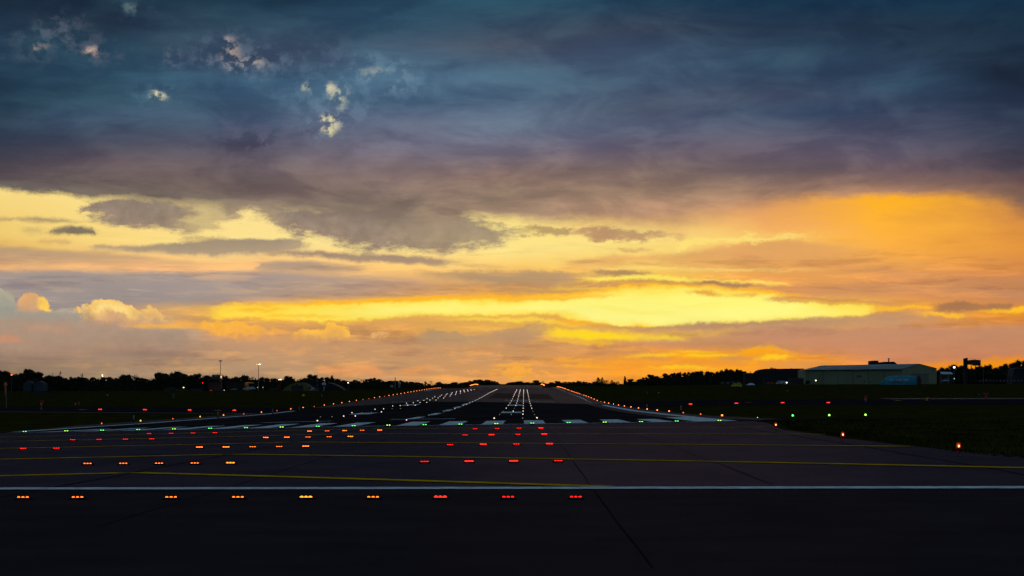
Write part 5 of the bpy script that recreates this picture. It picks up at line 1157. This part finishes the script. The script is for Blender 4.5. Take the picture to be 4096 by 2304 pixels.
# board signs and discs
def disc_sign(px, base, top, Y, label):
    g = gnd(px, Y); r = empty('disc_sign', g, 0, label, 'sign'); zb = g.z; b, t = at(0,base,Y).z-zb, at(0,top,Y).z-zb; w_ = 8.8*ppm(Y)
    MB().box(-w_, w_, 0, .15, b, t).build('board', m_black, r)
    MB().lathe([(0,-.01),(min(w_,(t-b)/2)*.86,0),(min(w_,(t-b)/2)*.86,.05)], 24, (0,-.06,(b+t)/2+.0), 'y').build('yellow_disc', m_yel, r)
    for x in (-w_*.8, w_*.8): MB().box(x-.05, x+.05, .02, .12, -.3, b).build('leg', m_black, r)
disc_sign(1213.5, 1588, 1574, 900, 'square black board with yellow disc left of the runway'); disc_sign(2634, 1581.5, 1568.5, 880, 'square black board with yellow disc right of the runway')
def board(px, base, top, hw, Y, label, glyph=None, m=None, gm=None):
    g = gnd(px, Y); r = empty('sign_board', g, 0, label, 'sign'); zb = g.z; b, t = at(0,base,Y).z-zb, at(0,top,Y).z-zb; w_ = hw*ppm(Y)
    MB().box(-w_, w_, 0, .15, b, t).build('board', m or m_black, r)
    for x in (-w_*.7, w_*.7): MB().box(x-.05, x+.05, .02, .12, -.3, b).build('leg', m_black, r)
    if glyph:
        cu = bpy.data.curves.new('letter', 'FONT'); cu.body = glyph; cu.size = (t-b)*1.15; cu.align_x = 'CENTER'; cu.align_y = 'CENTER'; cu.extrude = .01
        me_o = bpy.data.objects.new('letter', cu); C.objects.link(me_o); bpy.context.view_layer.update()
        me = bpy.data.meshes.new_from_object(me_o); bpy.data.objects.remove(me_o)
        lo = bpy.data.objects.new('letter', me); C.objects.link(lo); lo.parent = r; lo.rotation_euler = (radians(90),0,0); lo.location = (0,-.03,(b+t)/2); me.materials.clear(); me.materials.append(gm or m_wht)
    return r
m_dimw = mat('dim sign paint', (.30,.22,.18), .8, .1); m_dimr = mat('dim grey sign paint', (.10,.10,.09), .8, .1)
board(1288, 1587.5, 1576.5, 5, 890, 'small black distance board with a pale letter R', 'R', None, m_dimw)
board(2587.5, 1580, 1566, 5.5, 860, 'small black distance board with a pale figure 8', '8', None, m_dimw)
board(1506.5, 1564.5, 1556, 4.8, 1150, 'small dark distance board with figure 7 left of the runway', '7', None, m_dimr)
board(2454, 1558, 1549, 5, 1200, 'small dark distance board with figure 7 right of the runway', '7', m_black, m_dimr)
board(2380, 1545, 1539, 3.5, 1450, 'tiny black board beside the distant grass right of the runway')
# red topped markers by the taxiway
def red_marker(px, base, top, Y, label, flat=False):
    g = gnd(px, Y); r = empty('marker_board', g, 0, label, 'marker'); zb = g.z; b, t = at(0,base,Y).z-zb, at(0,top,Y).z-zb; k = ppm(Y); b = 0
    MB().box(-1.2*k, 1.2*k, 0, .08, -.2, t-14*k).build('yellow_post', m_yel if not flat else m_red, r)
    if flat: MB().prism([(-10*k,t-2*k),(-9*k,t),(9*k,t),(10*k,t-2*k),(6*k,t-8*k),(-6*k,t-8*k)], -.1, .1).build('red_cap', m_red, r); MB().box(-3*k,3*k,-.15,.15,-.2,t-8*k).build('red_body', m_red, r)
    else:
        MB().lathe([(0,-.02),(7*k,0),(7*k,.12),(0,.14)], 20, (1*k,-.05,t-7*k), 'y').build('red_disc', m_red, r)
        MB().box(-4.2*k, 4.2*k, -.08, -.02, t-17*k, t-12*k).build('white_plate', m_wht, r)
red_marker(165.5, 1648, 1600, 520, 'red disc marker with white plate on yellow post, far left'); red_marker(3463, 1620, 1582, 560, 'red disc marker with white plate on yellow post, right side')
red_marker(3945, 1605, 1571, 640, 'red T shaped cabinet beside the taxiway at far right', True)
def cab(px, base, top, hw, Y, label, m1, m2, name='cabinet'):
    g = at(px, base, Y); r = empty(name, g, 0, label, name.replace('_', ' ')); k = ppm(Y); h = (base-top)*k
    MB().box(-hw*k, hw*k, 0, .5, -.1, h).build('body', m1, r); MB().box(-hw*k-.02, hw*k+.02, -.03, .53, h, h+1.2*k).build('cap', m2, r)
    return r
r = cab(3711, 1604, 1591, 5, 600, 'yellow and red box on the taxiway edge at right', m_yel, m_yel); MB().box(0, 5*ppm(600), -.04, -.01, .1, 12*ppm(600)).build('red_side', m_red, r)
cab(3917, 1586, 1575.5, 5, 760, 'dim yellow box left of the red cabinet', mat('dim yellow paint', (.20,.12,.02), .8, .1), bpy.data.materials['dim yellow paint'])
cab(3958, 1594, 1578, 4.5, 700, 'dim grey box right of the red cabinet', m_dwall, m_dwall)
cab(3150.5, 1578, 1563, 2.8, 900, 'pale grey upright cabinet on the right grass', mat('pale cabinet', (.13,.15,.18), .8, .1), m_yel)
cab(693, 1592, 1577, 2.4, 760, 'thin teal grey post box on the left grass', mat('teal grey paint', (.08,.14,.16), .8, .1), m_steel)
cab(843, 1584, 1562, 3.2, 900, 'thin yellow and black post with red lamp before the tower', m_yel if False else mat('dull yellow black', (.06,.05,.01), .8, .1), lamp('small red lamp', (1,.03,.02), .8))
cab(301, 1617.5, 1613, 1.2, 560, 'tiny white marker left of the orange one', m_wht, m_wht, 'marker'); cab(314, 1617.5, 1608, 1.2, 560, 'tiny orange post on the left grass', m_orange, m_orange, 'marker')
cab(429, 1581.5, 1578.5, 1.6, 900, 'tiny white object on the far left grass', m_wht, m_wht, 'marker'); cab(3078, 1580.5, 1576, 13, 900, 'low dark mound of equipment on the right grass', m_roofd, m_roofd, 'equipment')
# chequered aerial shelters with white domes
def chequer(mb1, mb2, x0, x1, y0, y1, z0, z1, nx, nz):
    for i in range(nx):
        for j in range(nz):
            (mb1 if (i+j) % 2 else mb2).box(x0+(x1-x0)*i/nx, x0+(x1-x0)*(i+1)/nx, y0, y1, z0+(z1-z0)*j/nz, z0+(z1-z0)*(j+1)/nz)
m_ck = mat('dark red chequer paint', (.10,.02,.02), .7, .1)
def dome(px, base, mid, top, hw, Y, label):
    g = at(px, base, Y); r = empty('radar_dome', g, 0, label, 'radar dome'); k = ppm(Y); zm, zt = (base-mid)*k, (base-top)*k
    a, b = MB(), MB(); chequer(a, b, -3.6*k, 3.6*k, -.3, .3, 0, zm, 3, 5); a.build('white_chequers', m_wht, r); b.build('red_chequers', m_ck, r)
    MB().lathe([(0,zm),(hw*k*.9,zm),(hw*k,zm+.1),(hw*k,zm+(zt-zm)*.55),(hw*k*.85,zm+(zt-zm)*.8),(hw*k*.5,zt-.06),(0,zt)], 20).build('dome', m_wht, r, smooth=True)
dome(1296, 1562.5, 1542, 1529.5, 8.4, 1200, 'larger white domed radar head on a chequered stand'); dome(1597.5, 1550, 1537, 1528, 5.5, 1500, 'smaller distant white domed radar head on a chequered stand')
g = at(1566, 1550, 1480); r = empty('chequered_box', g, 0, 'red and white chequered cabin left of the smaller radar head', 'cabin'); k = ppm(1480)
a, b = MB(), MB(); chequer(a, b, -6*k, 6*k, 0, 1.5, 0, 9*k, 4, 3); a.build('white_chequers', m_wht, r); b.build('red_chequers', m_ck, r)
g = at(1244, 1561.5, 1190); r = empty('cabin', g, 0, 'red cabin with white chequer panels beside the large radar head', 'cabin'); k = ppm(1190)
MB().box(-9*k, 0, 0, 2, 4*k, 11*k).build('red_panel', m_ck, r); MB().box(0, 9.5*k, -.1, 2, 3.5*k, 11*k).build('white_panel', m_wht, r); MB().box(-9*k, -1*k, -.1, 2, 0, 4*k).build('grey_panel', m_steel, r); MB().box(0, 9.5*k, 0, 2, 0, 3.5*k).build('lower_red_panel', m_ck, r); MB().box(-1*k, 5*k, -.12, 0, 0, 2*k).build('white_step', m_wht, r)
# arched yellowish hangar and grass covered shelter
Y = 1560; r = site('arched_hangar', 1128, Y, 'low yellowish arched hangar with a dark office block in front', 'hangar'); k = ppm(Y); zb = r.location.z; W_ = 130; n = 24; top = Hh(1530,Y)
arc = [(W_*k*i/n, top*sin(pi*i/n)**.85) for i in range(n+1)]
MB().prism([(x, z) for x, z in arc], 0, 1).build('end_wall', mat('dull yellow cladding', (.16,.145,.05), .8, .1, noise=(.3,.1)), r)
MB().prism([(x, z+.06) for x, z in arc], 1.01, 30).build('roof_shell', m_roofd, r)
r2 = site('office_block', 1166, 1540, 'dark office block with upstand in front of the yellowish hangar', 'building'); k = ppm(1540); zb = r2.location.z
MB().box(0, 46*k, 0, 6, 0, Hh(1542,1540)).build('wall', m_dwall, r2); MB().box(17*k, 21*k, 1, 3, Hh(1542,1540), Hh(1536,1540)).build('roof_box', m_roofd, r2)
for i in range(6): MB().box((3+7*i)*k, (7+7*i)*k, -.06, 0, Hh(1546,1540), Hh(1544,1540)).build('window', m_black, r2)
Y = 1610; r = site('earth_shelter', 1205, Y, 'wide dark arched shelter roof right of the yellowish hangar', 'shelter'); k = ppm(Y); zb = r.location.z; W_ = 172; top = Hh(1528,Y)
MB().prism([(W_*k*i/n, top*sin(pi*i/n)**.8) for i in range(n+1)], 0, 35).build('roof_shell', mat('dark blue grey sheet', (.022,.024,.032), .8, .1), r)
r = site('lit_tower', 1119, 1590, 'dark red lattice tower carrying three lit lamps', 'tower'); k = ppm(1590); zb = r.location.z; h = Hh(1519,1590)
MB().tube((0,0,0),(0,0,h),.3,.18,8).build('pole', m_roofd, r); MB().box(-9*k, 3*k, -.5, .5, 0, Hh(1532,1590)).build('red_base', m_ck, r)
for x, z in ((-3,0),(1,1.5),(4.5,1.8),(4.8,-.2)): MB().lathe([(0,-.6),(.8,-.4),(1,0),(.8,.4),(0,.6)], 10).build('lamp', m_bulb, r, loc=(x*k,-.5,h+z*k*1.0)).scale = (.28,)*3
# thin aerials and pylons
def aerial(px, top, Y, label, wd=.08, twin=0):
    r = site('aerial_mast', px, Y, label, 'aerial mast'); h = at(0,top,Y).z-r.location.z
    if twin:
        m = MB()
        for s in (-1,1): m.tube((s*twin,0,0),(s*twin,0,h),wd,wd,5)
        for i in range(12): m.tube((-twin,0,h*(.5+i/24)),(twin,0,h*(.5+(i+.5)/24)),wd*.5,wd*.5,4)
        m.build('lattice', m_steel, r)
    else: MB().tube((0,0,0),(0,0,h),wd*1.3,wd,5).build('mast', m_steel, r)
    MB().box(-.2,.2,-.2,.2,-.1,.2).build('footing', m_conc, r)
aerial(1269, 1498.5, 1600, 'thin twin aerial rising beside the tall domed tree', .07, .32); aerial(1581, 1509.5, 1650, 'thin single aerial above the trees left of the runway end', .11, .14)
def pylon(px, top, Y, label, s):
    r = site('pylon', px, Y, label, 'pylon'); h = at(0,top,Y).z-r.location.z; m = MB(); t = .16
    m.tube((-2.4*s,0,0),(-.3*s,0,h),t,t,4).tube((2.4*s,0,0),(.3*s,0,h),t,t,4)
    for i in range(8):
        a, b = i/8, (i+1)/8; wa, wb = 2.4-2.1*a, 2.4-2.1*b; m.tube((-wa*s,0,h*a),(wb*s,0,h*b),t*.6,t*.6,4).tube((wa*s,0,h*a),(-wb*s,0,h*b),t*.6,t*.6,4)
    m.build('lattice', m_dwall, r)
    m = MB()
    for z, w_ in ((.70,3.4),(.82,2.9),(.93,2.2)): m.tube((-w_*s,0,h*z),(w_*s,0,h*z),t,t,4)
    m.build('cross_arms', m_dwall, r)
pylon(1724, 1523, 3050, 'electricity pylon on the skyline left of the runway end', 1.3); pylon(2172, 1522.5, 3600, 'faint distant pylon right of the runway end', 1.0)
aerial(2336, 1519, 3000, 'thin aerial above the trees right of the runway end', .12); aerial(211, 1491, 1700, 'small aerial with crossbars between trees at the left', .1, .3)
aerial(3934, 1478, 1560, 'thin pole before the trees at far right', .07); aerial(3055, 1513, 1500, 'thin pole before the long dark building', .06)
